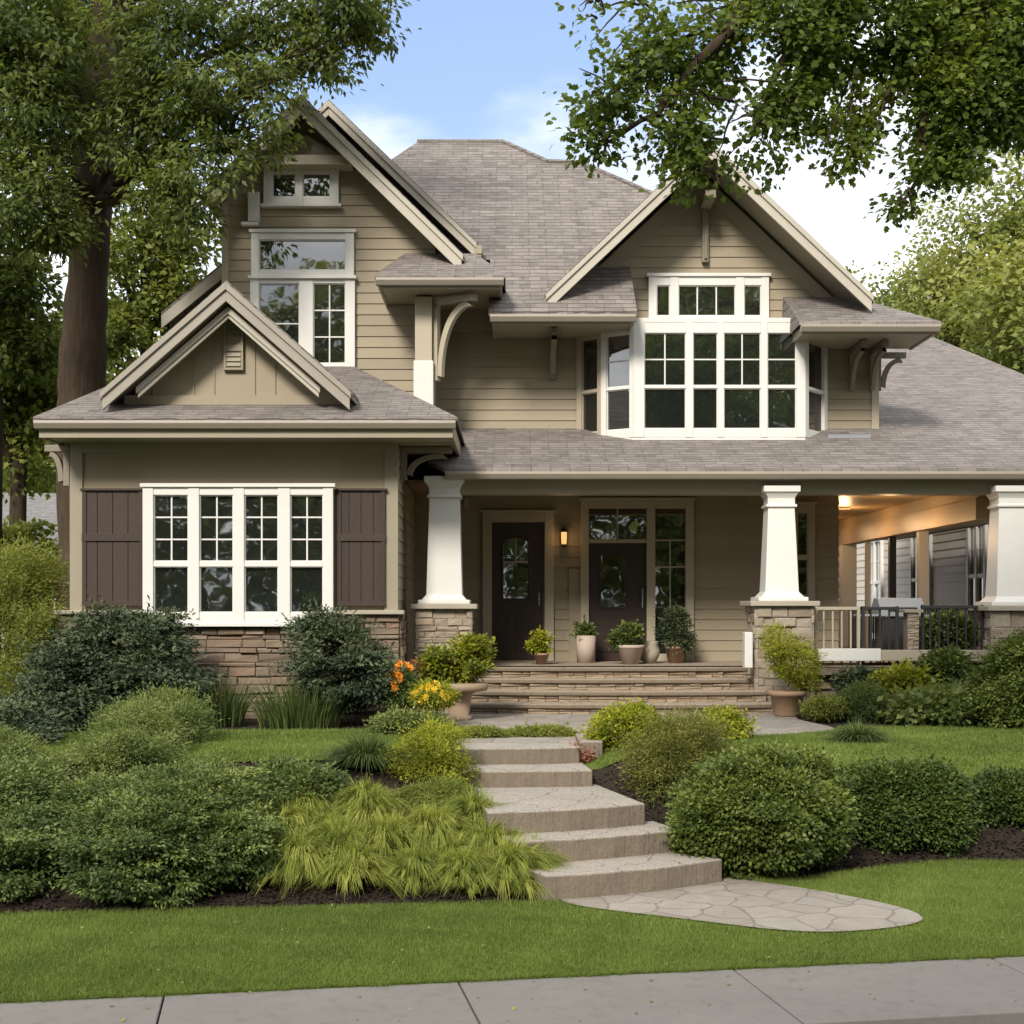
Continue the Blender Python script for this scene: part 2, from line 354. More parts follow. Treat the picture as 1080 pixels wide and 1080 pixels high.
def window(parent, fr, outer, cols, w=0.025, mt='white', sill=True, deep=.07, label=None, name='window', mun=.010):
    """outer=(u0,u1,z0,z1); cols=[(u0,u1,[(z0,z1,nx,nz),...])]"""
    u0, u1, z0, z1 = outer; fb = MB(); cols = sorted(cols); e = w+deep
    us = [u0]+[x for c in cols for x in (c[0], c[1])]+[u1]
    for i in range(0, len(us), 2): fb.fbox(fr, us[i], us[i+1], w-.02, e, z0, z1, .2)
    for c0, c1, ps in cols:
        ps = sorted(ps); zs = [z0]+[x for p in ps for x in (p[0], p[1])]+[z1]
        for i in range(0, len(zs), 2): fb.fbox(fr, c0, c1, w-.02, e-.012, zs[i], zs[i+1], .1)
    if sill: fb.fbox(fr, u0-.04, u1+.04, w-.02, e+.05, z0-.045, z0-.001, .1); fb.fbox(fr, u0-.03, u1+.03, w-.02, e+.025, z1+.001, z1+.05, .1)
    o = fb.build(name, M[mt], parent, bevel=.004, label=label)
    g = MB(); mm = MB(); s = MB()
    for c0, c1, ps in cols:
        for a, b, nx, nz in ps:
            r = .013; c0 -= 0; e0 = 0
            s.fbox(fr, c0, c0+r, w-.01, e-.03, a, b, .1); s.fbox(fr, c1-r, c1, w-.01, e-.03, a, b, .1)
            s.fbox(fr, c0+r, c1-r, w-.01, e-.032, a, a+r, .1); s.fbox(fr, c0+r, c1-r, w-.01, e-.032, b-r, b, .1)
            g2 = MB(); g2.fbox(fr, c0+r, c1-r, w-.012, w+.004, a+r, b-r, .5); g2.build('glass_pane', M['glass'], o)
            for k in range(1, nx): x = c0+(c1-c0)*k/nx; mm.fbox(fr, x-mun, x+mun, w+.005, w+.022, a+r, b-r, .1)
            for k in range(1, nz): z = a+(b-a)*k/nz; mm.fbox(fr, c0+r, c1-r, w+.006, w+.020, z-mun, z+mun, .1)
    s.build('sash', M[mt], o)
    if mm.v: mm.build('glazing_bars', M[mt], o)
    return o
def wpx(parent, d, outer, cols, **k):
    cv = [(X(a, d), X(b, d), [(Z(q, d), Z(p, d), nx, nz) for p, q, nx, nz in ps]) for a, b, ps in cols]
    return window(parent, F0(d), (X(outer[0], d), X(outer[1], d), Z(outer[3], d), Z(outer[2], d)), cv, **k)
def rakes(parent, xc, zr, hl, hr, sl, y, wd=.2, th=.05, label=None, mt='rake'):
    for sgn, h in ((-1, hl), (1, hr)):
        b = MB(); x1 = xc+sgn*h; z1 = zr-h*sl; v = wd*math.sqrt(1+sl*sl)
        b.prism([(xc, y, zr), (x1, y, z1), (x1, y, z1-v), (xc, y, zr-v)], (0, -th, 0), .3)
        k = .06*math.sqrt(1+sl*sl)
        b.prism([(xc, y-th-.003, zr+.015), (x1+sgn*.02, y-th-.003, z1+.0), (x1+sgn*.02, y-th-.003, z1-k), (xc, y-th-.003, zr-k)], (0, -.03, 0), .6)
        b.build('rake_board', M[mt], parent, bevel=.004, label=label)
def gable_roof(parent, xc, zr, hl, hr, sl, y0, y1, th=.09):
    for sgn, h in ((-1, hl), (1, hr)):
        x1 = xc+sgn*(h+.04); z1 = zr-(h+.04)*sl; b = MB()
        pts = [(xc, y0, zr), (x1, y0, z1), (x1, y1, z1), (xc, y1, zr)]
        if sgn > 0: pts = pts[::-1]
        b.prism([(p[0], p[1], p[2]+.03) for p in pts], (0, 0, -.05), .5); b.build('roof', M['roof'], parent)
        s = MB(); s.prism([(p[0], p[1]+(.01 if p[1] == y0 else -.01), p[2]-.025) for p in pts], (0, 0, -.05), .5); s.build('soffit', M['soffit'], parent)
def bracket(parent, fr, u, z, wl=.75, h=.75, t=.09, m='bracket'):
    """eave bracket: top arm, wall post and a curved brace; fr w axis runs out from the wall"""
    b = MB(); b.fbox(fr, u-t/2, u+t/2, .03, wl, z-.09, z, .3); b.fbox(fr, u-t/2+.004, u+t/2-.004, .03, .11, z-h, z-.093, .5)
    c = t/2-.008; w0, w1, q0, q1 = .111, wl-.05, z-h+.05, z-.093; K = 12; th_ = min(.07, (w1-w0)*.4)
    oi = []
    for k in range(K+1):
        a = math.radians(90*k/K); f_ = lambda g: (w0+g+(w1-w0-g)*(1-math.cos(a)), q0+(q1-q0)*math.sin(a)-g*(1-math.cos(a))); oi.append(((w0+(w1-w0)*(1-math.cos(a))**1.1*.86, q0+th_*.3+(q1-q0-th_*.3)*math.sin(a)), f_(th_)))
    for (i0, o0), (i1, o1) in zip(oi, oi[1:]):
        b.add([fr(u-c, *o0), fr(u+c, *o0), fr(u+c, *i0), fr(u-c, *i0), fr(u-c, *o1), fr(u+c, *o1), fr(u+c, *i1), fr(u-c, *i1)], [(0, 1, 5, 4), (2, 3, 7, 6), (1, 2, 6, 5), (3, 0, 4, 7)], .4)
    return b.build('bracket', M[m], parent, bevel=.004)

# ---- foliage
rng = np.random.default_rng(11)
def npmesh(name, V, starts, tot, idx, tint):
    me = bpy.data.meshes.new(name); me.vertices.add(len(V)); me.vertices.foreach_set('co', V.astype(np.float32).ravel())
    me.loops.add(len(idx)); me.loops.foreach_set('vertex_index', idx.astype(np.int32))
    me.polygons.add(len(starts)); me.polygons.foreach_set('loop_start', starts.astype(np.int32)); me.polygons.foreach_set('loop_total', tot.astype(np.int32))
    a = me.attributes.new('tint', 'FLOAT', 'FACE'); a.data.foreach_set('value', np.clip(tint, 0, 1).astype(np.float32))
    me.update(calc_edges=True); me.validate(); return me
SH = {  # leaf outlines in (across, along, up), faces
 'oval': (np.array([(0, 0, 0), (.34, .45, .10), (0, 1, -.05), (-.34, .45, .10)]), [(0, 1, 2, 3)]),
 'narrow': (np.array([(0, 0, 0), (.14, .4, .04), (0, 1, -.1), (-.14, .4, .04)]), [(0, 1, 2, 3)]),
 'narrow2': (np.array([(0, 0, 0), (.22, .4, .06), (0, 1, -.1), (-.22, .4, .06)]), [(0, 1, 2, 3)]),
 'needle': (np.array([(-.09, 0, 0), (.09, 0, 0), (.03, 1, .06), (-.03, 1, .06)]), [(0, 1, 2, 3)]),
 'spray': (np.array([(0, 0, 0), (.3, .35, .06), (.1, .45, 0), (.28, .8, .03), (0, 1, -.06), (-.28, .75, .03), (-.1, .5, 0), (-.32, .3, .06)]), [(0, 1, 2, 7), (2, 3, 4, 6), (7, 2, 6), (6, 4, 5)]),
 'lobed': (np.array([(0, 0, 0), (.18, .12, .03), (.40, .30, .1), (.30, .46, .02), (.36, .70, .05), (.17, .74, 0), (0, 1.02, -.08), (-.17, .74, 0), (-.36, .70, .05), (-.30, .46, .02), (-.40, .30, .1), (-.18, .12, .03)]),
           [(0, 1, 3, 9, 11), (1, 2, 3), (3, 4, 5), (9, 3, 5, 7), (5, 6, 7), (7, 8, 9), (9, 10, 11)]),
}
def unit(a): return a/np.maximum(np.linalg.norm(a, axis=1, keepdims=True), 1e-9)
def leaves(name, m, pos, dirs, nrm, size, tint, shape='oval', parent=None, loc=(0, 0, 0), label=None):
    tv, tf = SH[shape]; n = len(pos); k = len(tv)
    dirs = unit(dirs); nrm = nrm-dirs*(nrm*dirs).sum(1, keepdims=True); nrm = unit(nrm); ac = np.cross(dirs, nrm)
    o0 = np.array(ORI[parent.name] if parent else loc)
    V = (pos-o0)[:, None, :]+size[:, None, None]*(tv[None, :, 0:1]*ac[:, None, :]+tv[None, :, 1:2]*dirs[:, None, :]+tv[None, :, 2:3]*nrm[:, None, :])
    V = V.reshape(-1, 3); fl = np.concatenate([np.array(f) for f in tf]); ft = np.array([len(f) for f in tf])
    idx = (np.arange(n)[:, None]*k+fl[None, :]).ravel(); tot = np.tile(ft, n); st = np.concatenate([[0], np.cumsum(tot)[:-1]])
    me = npmesh(name, V, st, tot, idx, np.repeat(tint, len(tf)))
    o = linkmesh(name, me, m, parent, loc)
    if label: o['label'] = label
    return o
def lumpy(p, f, seed):
    r = np.random.default_rng(seed); s = np.zeros(len(p))
    for i in range(7):
        k = r.normal(size=3)*f*(1+i*.35); s += np.sin(p@k+r.uniform(0, 6.3))/(1+i*.3)
    return s/2.6
def crown(blobs, nclus, nleaf, cr, seed, shell=.55, gap=-.4, drop=0, flat=.6, out=.6, freq=1.5, rag=.22, zmin=None):
    """clusters through a union of ellipsoids; returns leaf positions, directions, normals, tint"""
    r = np.random.default_rng(seed); B = np.array(blobs, float)
    vol = B[:, 3]*B[:, 4]*B[:, 5]; wt = vol**(2/3); wt /= wt.sum(); ci = r.choice(len(B), nclus, p=wt)
    d = unit(r.normal(size=(nclus, 3))); rad = shell+(1-shell)*r.random(nclus)**.6
    rad = rad*(1+rag*lumpy(B[ci, :3]+d*B[ci, 3:6], freq*1.4, seed+1))
    c = B[ci, :3]+d*B[ci, 3:6]*rad[:, None]
    keep = lumpy(c, freq, seed+2) > gap
    if zmin is not None: keep &= c[:, 2] > (zmin(c[:, 0], c[:, 1]) if callable(zmin) else zmin)
    c, d, rad = c[keep], d[keep], rad[keep]; n = len(c)
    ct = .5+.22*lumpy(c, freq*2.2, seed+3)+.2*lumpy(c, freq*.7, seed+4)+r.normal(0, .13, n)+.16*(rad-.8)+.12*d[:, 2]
    li = np.repeat(np.arange(n), nleaf); off = r.normal(size=(n*nleaf, 3))*cr; off[:, 2] *= flat
    off = off*(.7+.6*r.random(n))[li][:, None]
    pos = c[li]+off; dr = unit(off)*.8+d[li]*out+r.normal(size=pos.shape)*.45; dr[:, 2] -= drop
    nr = r.normal(size=pos.shape)*.55+np.array([0, -.15, 1.0])+d[li]*.5
    return pos, dr, nr, ct[li]+r.normal(0, .13, len(li)), c
def blades(name, m, base, length, lean, width, tint, segs=4, parent=None, loc=(0, 0, 0), droop=1.0):
    """arching strap blades; base Nx3, lean Nx2 horizontal direction*strength"""
    n = len(base); t = np.linspace(0, 1, segs+1); L2 = length[:, None]
    h = L2*(t[None, :]-droop*.55*np.linalg.norm(lean, axis=1)[:, None]*t[None, :]**2.2*1.3)
    s = L2*t[None, :]**1.4
    cen = base[:, None, :]+np.stack([s*lean[:, 0:1], s*lean[:, 1:2], h], 2)
    sd = np.stack([-lean[:, 1], lean[:, 0], np.zeros(n)], 1)+rng.normal(size=(n, 3))*.3*np.array([1, 1, 0]); sd = unit(sd)
    wv = (width[:, None]*(1-t[None, :]**2*.92))[:, :, None]*sd[:, None, :]*.5
    V = np.stack([cen-wv, cen+wv], 2).reshape(-1, 3)-np.array(ORI[parent.name] if parent else loc)
    k = 2*(segs+1); fl = np.concatenate([[2*i, 2*i+1, 2*i+3, 2*i+2] for i in range(segs)])
    idx = (np.arange(n)[:, None]*k+fl[None, :]).ravel(); tot = np.full(n*segs, 4); st = np.arange(n*segs)*4
    return linkmesh(name, npmesh(name, V, st, tot, idx, np.repeat(tint, segs)), m, parent, loc)

# ---------------------------------------------------------------- terrain
def y_side(x): return 9.49+.175*x
EX = np.array([-30, -3.9, .3, .9, 1.9, 2.56, 3.46, 4.17, 4.76, 6, 30]); EY = np.array([9.4, 10.94, 11.42, 12.1, 12.45, 12.4, 13.0, 13.28, 13.2, 13.3, 15.5])
def y_bed(x): return np.interp(x, EX, EY)
def y_top(x): return np.interp(x, [-30, -4, -.6, .5, 2, 5, 30], [12.6, 14.0, 14.6, 15.0, 14.9, 14.8, 16.5])
SY = np.array([11.5, 12.0, 12.6, 13.1, 14.0, 14.7, 15.4, 16]); SZ = np.array([-2.39, -2.37, -2.2, -1.98, -1.84, -1.66, -1.47, -1.46])
def H(x, y):
    x = np.asarray(x, float); y = np.asarray(y, float); a, b, c = y_side(x), y_bed(x), y_top(x)
    z = np.where(y < a, -2.52, np.where(y < b, -2.5+.13*(1-(1-np.clip((y-a)/(b-a), 0, 1))**4), 0.))
    t = np.clip((y-b)/(c-b), 0, 1); t2 = t*t*(3-2*t)*.7+t*.3
    bank = -2.37+.91*t2
    w = np.clip(1-(np.abs(x-(1.0-(y-11.5)*.28))-.75)/.35, 0, 1)
    bank = bank*(1-w)+np.interp(y, SY, SZ)*w
    z = np.where(y >= b, np.minimum(bank, -1.46), z)
    z = np.where((y >= b), z, z); return z
def sheet(name, xs, yfun, ny, m, dz, kind='structure', zf=None):
    V = []; nx = len(xs)
    for x in xs:
        y0, y1 = yfun(x)
        for j in range(ny+1):
            y = y0+(y1-y0)*j/ny; V.append((x, y, float(zf(x, y) if zf else H(x, y))+dz))
    Fs = [(i*(ny+1)+j, (i+1)*(ny+1)+j, (i+1)*(ny+1)+j+1, i*(ny+1)+j+1) for i in range(nx-1) for j in range(ny)]
    b = MB(); b.add(V, Fs); o = b.build(name, m, smooth=True); o['kind'] = kind; return o
# ground: one big sheet, fine near the garden
gx = np.concatenate([[-400, -150, -60, -30, -18, -12], np.arange(-9, 11.01, .2), [13, 18, 30, 60, 150, 400]])
gy = np.concatenate([[-300, -80, -30], np.arange(6, 22.01, .2), [26, 32, 45, 80, 200, 600]])
def Hg(x, y):
    return float(H(x, y)) if y > y_side(x)+.02 else -2.75
b = MB(); V = [(x, y, Hg(x, y)-(.02 if y > 5 else 0)) for x in gx for y in gy]; k = len(gy)
b.add(V, [(i*k+j, (i+1)*k+j, (i+1)*k+j+1, i*k+j+1) for i in range(len(gx)-1) for j in range(k-1)])
g = b.build('ground', M['mulch'], smooth=True); g['kind'] = 'structure'
# far turf around and behind the houses (starts behind the planting beds)
sheet('far_lawn', [-300, -60, -20, -9.0, -8, -6.6], lambda x: (17.5, 400), 30, M['lawn'], .0)
sheet('side_lawn', [8.0, 9, 12, 20, 60, 300], lambda x: (18.0, 400), 30, M['lawn'], .0)
# lower lawn between pavement and beds, upper lawn behind them
xs = np.arange(-9, 9.01, .15)
sheet('front_lawn', xs, lambda x: (y_side(x)+.0, float(y_bed(x))), 14, M['lawn'], .0)
def up0(x): return float(y_top(x))-(.35 if x < 1.4 else .75)
def up1(x): return float(np.interp(x, [-9, -6, -3.6, -1.2, -.6, 3.7, 4.1, 6, 9], [15.6, 16.2, 16.75, 16.9, 16.6, 16.8, 17.4, 17.0, 17.0]))
sheet('upper_lawn', xs, lambda x: (up0(x), up1(x)), 12, M['lawn'], .0)
# pavement slabs, kerb and road
b = MB(); ang = math.atan(.175); ca, sa = math.cos(ang), math.sin(ang)
jo = [-.36+1.9*i for i in range(-14, 16)]
for s0, s1 in zip(jo, jo[1:]):
    q = []
    for s, w in ((s0+.006, -1.29), (s1-.006, -1.29), (s1-.006, -.008), (s0+.006, -.008)):
        x = s*ca-w*sa*.0; q.append((s*ca-w*sa, 9.49+s*sa+w*ca))
    b.hexa([(x, y, -2.75) for x, y in q]+[(x, y, -2.485) for x, y in q])
o = b.build('pavement', M['concrete'], bevel=.008); o['kind'] = 'structure'
R = lambda s, w: (s*ca-w*sa, 9.49+s*sa+w*ca)
b = MB(); q = [R(-80, -9.5), R(80, -9.5), R(80, -1.292), R(-80, -1.292)]; b.add([(x, y, -2.63) for x, y in q], [(0, 1, 2, 3)])
o = b.build('road', M['asphalt']); o['kind'] = 'structure'
b = MB(); q = [R(-80, -60), R(80, -60), R(80, -9.5), R(-80, -9.5)]; b.add([(x, y, -2.55) for x, y in q], [(0, 1, 2, 3)])
o = b.build('opposite_lawn', M['lawn']); o['kind'] = 'structure'

# flagstone paths
def arcpoly(pts, n=10):      # closed Catmull-Rom through plan points
    r = []; m_ = len(pts)
    for i in range(m_):
        p0, p1, p2, p3 = [Vector(pts[(i+k-1) % m_]) for k in range(4)]
        for j in range(n):
            t = j/n; r.append(tuple(.5*((2*p1)+(p2-p0)*t+(2*p0-5*p1+4*p2-p3)*t*t+(3*p1-p0-3*p2+p3)*t**3)))
    return r
path_low = arcpoly([(.42, 11.35), (1.2, 10.85), (2.2, 10.5), (3.0, 10.72), (3.12, 11.1), (2.6, 11.75), (1.95, 12.3), (1.2, 12.6), (.5, 12.2)])
path_up = arcpoly([(-.9, 18.0), (-.6, 17.4), (.75, 16.6), (1.0, 15.8), (2.6, 16.0), (3.5, 16.5), (3.85, 17.0), (3.7, 18.2), (3.6, 19.6), (1.5, 19.9), (-.7, 19.6)])
b = MB(); b.prism([(x, y, -1.445) for x, y in path_up], (0, 0, -.2)); o = b.build('upper_path', M['flag'], bevel=.01); o['kind'] = 'structure'
b = MB(); b.prism([(x, y, -1.449) for x, y in [(-.55, 15.2), (.7, 15.2), (1.4, 15.9), (.9, 17.2), (0, 16.5), (-.5, 15.7)]], (0, 0, -.15)); o = b.build('link_path', M['flag']); o['kind'] = 'structure'
def inpoly(x, y, poly):
    x = np.asarray(x); y = np.asarray(y); c = np.zeros(x.shape, bool); n = len(poly)
    for i in range(n):
        x0, y0 = poly[i][:2]; x1, y1 = poly[(i+1) % n][:2]
        if y0 == y1: continue
        cond = ((y0 > y) != (y1 > y)) & (x < (x1-x0)*(y-y0)/(y1-y0)+x0); c ^= cond
    return c
def yspan(x, poly):
    ys = []
    for i in range(len(poly)):
        (a, b_), (c, d) = poly[i], poly[(i+1) % len(poly)]
        if (a > x) != (c > x): ys.append(b_+(d-b_)*(x-a)/(c-a))
    return (min(ys), max(ys)) if ys else (poly[0][1], poly[0][1])
px0_, px1_ = min(p[0] for p in path_low)+.004, max(p[0] for p in path_low)-.004
sheet('lower_path', [px0_+(px1_-px0_)*(.5-.5*math.cos(math.pi*i/60)) for i in range(61)], lambda x: yspan(x, path_low), 12, M['flag'], .016)
# stone steps: plan polygon with bowed front edge
def step(Lp, Rp, back_l, back_r, ztop, th, bow, label):
    n = 12; pts = []
    for k in range(n+1):
        t = k/n; x = Lp[0]+(Rp[0]-Lp[0])*t; y = Lp[1]+(Rp[1]-Lp[1])*t-bow*4*t*(1-t); pts.append((x+random.uniform(-.012, .012), y+random.uniform(-.012, .012)))
    pts += [back_r, back_l]
    b = MB(); b.prism([(x, y, ztop) for x, y in pts], (0, 0, -th))
    cx, cy = (Lp[0]+Rp[0])/2, (Lp[1]+Rp[1])/2
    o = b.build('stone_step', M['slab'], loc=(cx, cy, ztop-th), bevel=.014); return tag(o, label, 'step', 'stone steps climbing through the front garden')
step((.27, 11.42), (1.80, 12.18), (-.1, 12.2), (1.55, 12.9), -2.16, .4, .10, 'lowest stone step, right above the flagstone patch in the lawn')
step((.02, 11.92), (1.50, 12.58), (-.3, 12.7), (1.3, 13.1), -1.97, .35, .08, 'second stone step from the bottom, narrow tread below the landing slab')
step((-.22, 12.32), (1.20, 12.86), (-.48, 14.25), (.84, 14.3), -1.78, .35, .10, 'broad landing slab halfway up, deepest of the stone steps')
step((-.47, 14.02), (.80, 14.10), (-.6, 14.9), (.72, 14.9), -1.62, .3, .03, 'stone step just behind the broad landing slab')
step((-.62, 14.60), (.69, 14.74), (-.6, 15.9), (.75, 15.75), -1.455, .3, .05, 'topmost stone step, pale tread level with the upper lawn')
b = MB(); b.box(.70, .95, 14.85, 15.7, -1.6, -1.40); tag(b.build('kerb_stone', M['slab'], loc=(.82, 15.2, -1.6), bevel=.02), 'small rectangular edging stone right of the topmost step', 'stone')

# ---------------------------------------------------------------- the house
house = thing('craftsman_house', 'taupe craftsman house with lap siding, shingled gables, white windows and deep front porch', 'house', (1.5, 22.5, -1.46))
hp = house
# --- left wing
WD = 19.0; wl, wr = -5.9, -1.55
b = MB(); b.box(wl, wr, WD, 22.7, -1.45, 2.42); b.build('wall', M['stucco'], hp, label='smooth taupe wall of the front left wing')
fr = Fr(wr, WD, 90); b = MB(); wall(b, fr, [(.05, -1.4), (3.45, -1.4), (3.45, 2.25), (.05, 2.25)], backing=.01); b.build('wall', M['siding'], hp)
b = MB()
for a, c in ((wl, wl+.17), (wr-.15, wr+.03)): b.fbox(F0(WD), a, c, .002, .03, -.05, 2.4)
b.fbox(F0(WD), wl+.17, wr-.15, .002, .028, 2.05, 2.4); b.build('corner_board', M['soffit'], hp, bevel=.004)
b = MB(); b.stones(F0(WD), wl-.12, wr+.05, -1.5, -.10, .06, .05, .13, .18, .55, .09); b.fbox(F0(WD), wl-.10, wr+.03, .0, .065, -1.5, -.10, .1)
fr = Fr(wr, WD-.06, 90); b.stones(fr, 0, 1.0, -1.5, -.10, .05, .05, .12, .15, .4, .05)
b.build('stone_base', M['ledge'], hp)
b = MB(); b.fbox(F0(WD), wl-.16, X(153, WD), .0, .20, -.10, -.045); b.build('water_table', M['cast'], hp, bevel=.008)
b = MB(); b.fbox(F0(WD), X(354, WD), wr+.12, .0, .20, -.10, -.045); b.build('water_table', M['cast'], hp, bevel=.008)
g4 = (523, 592.5, 2, 3)
wpx(hp, WD, (154, 353, 515, 657), [(165, 201.5, [g4, (598, 646, 1, 1)]), (213, 248.5, [g4, (598, 646, 1, 1)]), (260, 295.5, [g4, (598, 646, 1, 1)]), (308, 342.5, [g4, (598, 646, 1, 1)])], w=.10, deep=.08, label='wide white window of four tall casements in the left wing')
for a, c, lb in ((88, 152.5, 'dark brown board shutter left of the wide window'), (356, 407, 'dark brown board shutter right of the wide window')):
    u0, u1 = X(a, WD), X(c, WD); b = MB(); n = 4; z0, z1 = Z(639, WD), Z(518, WD); fr = F0(WD)
    for i in range(n): b.fbox(fr, u0+(u1-u0)*i/n+.004, u0+(u1-u0)*(i+1)/n-.004, .032, .062, z0, z1)
    b.fbox(fr, u0+.01, u1-.01, .03, .05, z0+.01, z1-.01, .9)
    zm = Z(567, WD); b.fbox(fr, u0, u1, .063, .085, zm-.05, zm+.05); b.fbox(fr, u0, u1, .063, .08, z0, z0+.06); b.fbox(fr, u0-.02, u1+.02, .03, .10, z1, z1+.03)
    b.fbox(fr, u0+.004, u0+.06, .0635, .078, z0+.06, zm-.05); b.fbox(fr, u1-.06, u1-.004, .0635, .078, z0+.06, zm-.05)
    b.fbox(fr, u0+.004, u0+.06, .0635, .078, zm+.05, z1); b.fbox(fr, u1-.06, u1-.004, .0635, .078, zm+.05, z1)
    b.build('shutter', M['shutter'], hp, bevel=.003, label=lb)
# wing hip roof
E0, EL, ER = 18.2, -6.13, -.70; ez = 2.43
A = (EL, E0, ez); B_ = (ER, E0, ez); Cc = (-2.45, 21.55, ez+.37*3.35); D_ = (-5.35, 21.55, ez+.37*3.35); Bk = (ER, 23.8, ez); Ak = (EL, 25.5, ez)
th = (0, 0, -.05)
b = MB(); b.prism([A, B_, Cc, D_], th, .5); b.build('roof', M['roof'], hp)
b = MB(); b.prism([B_, Bk, (-2.45, 23.8, Cc[2]), Cc], th, .5); b.build('roof', M['roof'], hp)
b = MB(); b.prism([Ak, A, D_, (-5.35, 25.5, D_[2])], th, .5); b.build('roof', M['roof'], hp)
b = MB(); b.prism([D_, Cc, (-2.45, 25.5, Cc[2]), (-5.35, 25.5, Cc[2])], th, .5); b.build('roof', M['roof'], hp)
def eave(parent, x0, x1, y, z, back, left=True, right=True, h=.2, gut=True, yl=None, yr=None):
    b = MB(); b.box(x0+.06, x1-.06, y+.05, y+.09, z-h, z-.055); b.box(x0+.09, x1-.09, y+.10, back, z-h+.02, z-h+.05)
    if left: b.box(x0+.05, x0+.09, y+.091, yl or back, z-h, z-.055)
    if right: b.box(x1-.09, x1-.05, y+.091, yr or back, z-h, z-.055)
    b.build('fascia', M['fascia'], parent, bevel=.004)
    if gut:
        b = MB(); b.prism([(x0+.02, y+.045, z-.055), (x0+.02, y-.055, z-.05), (x0+.02, y-.06, z-.085), (x0+.02, y-.02, z-.15), (x0+.02, y+.045, z-.155)][::-1], (x1-x0-.04, 0, 0)); b.build('gutter', M['gutter'], parent, bevel=.006)
eave(hp, EL, ER, E0, ez, WD-.03, h=.26, yl=25, yr=22.4)
bracket(hp, Fr(wl, WD+.1, -90), 0, 2.17, .36, .55, .12)
bracket(hp, Fr(wl, WD+1.6, -90), 0, 2.17, .36, .55, .12)
b = MB(); b.box(wr+.02, ER-.1, WD+.1, 22.3, 2.2, 2.23); b.build('soffit', M['soffit'], hp)
bracket(hp, Fr(wr, WD+.5, 90), 0, 2.19, .72, .45, .12)
# small front gable on the wing
gxc, gz, gh, gs = -3.70, 4.20, 1.60, .88
gable_roof(hp, gxc, gz, gh, gh, gs, 18.42, 22.6); rakes(hp, gxc, gz-.02, gh, gh, gs, 18.44, .17, mt='old_board')
rakes(hp, gxc, gz-.30, gh-.42, gh-.42, gs, 18.60, .10)
b = MB(); fr = F0(18.95); zb = ez+.37*.6
b.prism([fr(gxc-1.5, 0, zb), fr(gxc+1.5, 0, zb), fr(gxc, 0, gz-.15)], (0, .12, 0), .4)
for i in range(-5, 6):
    u = gxc+i*.27; zt = gz-.16-abs(i*.27)*gs
    if i in (-4, -2, -1, 1, 2, 4) and zt > zb+.15: b.fbox(fr, u-.012, u+.012, .001, .016, zb+.12, zt, .7)
b.fbox(fr, gxc-1.45, gxc+1.45, .0015, .05, zb-.02, zb+.16, .4)
b.build('gable_panel', M['siding'], hp)
b = MB(); v0, v1 = gxc-.13, gxc+.13
b.fbox(fr, v0, v1, .017, .045, Z(392, 18.95), Z(340, 18.95)); 
for a, c in ((391, 389), (371, 365), (342, 340)): b.fbox(fr, v0, v1, .0455, .07, Z(a, 18.95), Z(c, 18.95))
for a in (-1, 1): b.fbox(fr, gxc+a*.115-.015, gxc+a*.115+.015, .0455, .066, Z(389, 18.95)+.001, Z(342, 18.95)-.001)
for k in range(9):
    if k != 5: z_ = Z(387-k*5.2, 18.95); b.hexa([fr(v0+.035, .0455, z_), fr(v1-.035, .0455, z_), fr(v1-.035, .045, z_+.004), fr(v0+.035, .045, z_+.004), fr(v0+.035, .0455, z_+.055), fr(v1-.035, .0455, z_+.055), fr(v1-.035, .045, z_+.056), fr(v0+.035, .045, z_+.056)] if False else [fr(v0+.035, .066, z_), fr(v1-.035, .066, z_), fr(v1-.035, .046, z_), fr(v0+.035, .046, z_), fr(v0+.035, .05, z_+.05), fr(v1-.035, .05, z_+.05), fr(v1-.035, .046, z_+.05), fr(v0+.035, .046, z_+.05)])
b.build('gable_vent', M['soffit'], hp, bevel=.004)
# --- tall left gable
TD = 21.5; tx, tz, ts = -3.10, 7.50, .985
tl, tr = X(235, TD), -1.16
pk = tz-.12
b = MB(); wall(b, F0(TD), [(tl, 2.6), (tr, 2.6), (tr, pk-(tr-tx)*ts), (tx, pk), (tl, pk-(tx-tl)*ts)]); b.build('wall', M['siding'], hp)
b = MB(); b.box(tl+.001, tl+.15, TD+.15, 26, 2.6, pk-(tx-tl)*ts-.1); b.build('wall', M['siding'], hp)
b = MB(); b.box(tr-.15, tr-.001, TD+.15, 22.0, 2.6, 5.2); b.build('wall', M['siding'], hp)
b = MB(); b.fbox(F0(TD), tl-.01, tl+.09, .002, .035, 2.6, pk-(tx-tl)*ts-.02); b.build('corner_board', M['trim'], hp)
gable_roof(hp, tx, tz, 1.42, 2.36, ts, 20.88, 26); rakes(hp, tx, tz-.02, 1.42, 2.36, ts, 20.90, .18)
gable_roof(hp, -2.85, 7.86, 1.5, 2.28, .965, 22.1, 26); rakes(hp, -2.85, 7.84, 1.5, 2.28, .965, 22.12, .15)
b = MB(); e = (-2.5+1.93, 22.2, 7.52-1.93*.965); b.box(e[0]-.02, e[0]+.1, 22.05, 23.2, e[2]-.18, e[2]-.05); b.box(e[0]+.02, e[0]+.09, 22.07, 22.15, e[2]-.5, e[2]-.18); b.build('gutter', M['fascia'], hp)
b = MB(); b.box(X(278, 21.2), X(371, 21.2), 21.12, 21.47, Z(175, 21.2), Z(165, 21.2)); b.prism([(X(283, 21.3), 21.3, Z(165, 21.3)+.003), (X(362, 21.3), 21.3, Z(165, 21.3)+.003), (tx, 21.3, tz-.42)], (0, .15, 0)); b.build('gable_shelf', M['trim'], hp, bevel=.005)
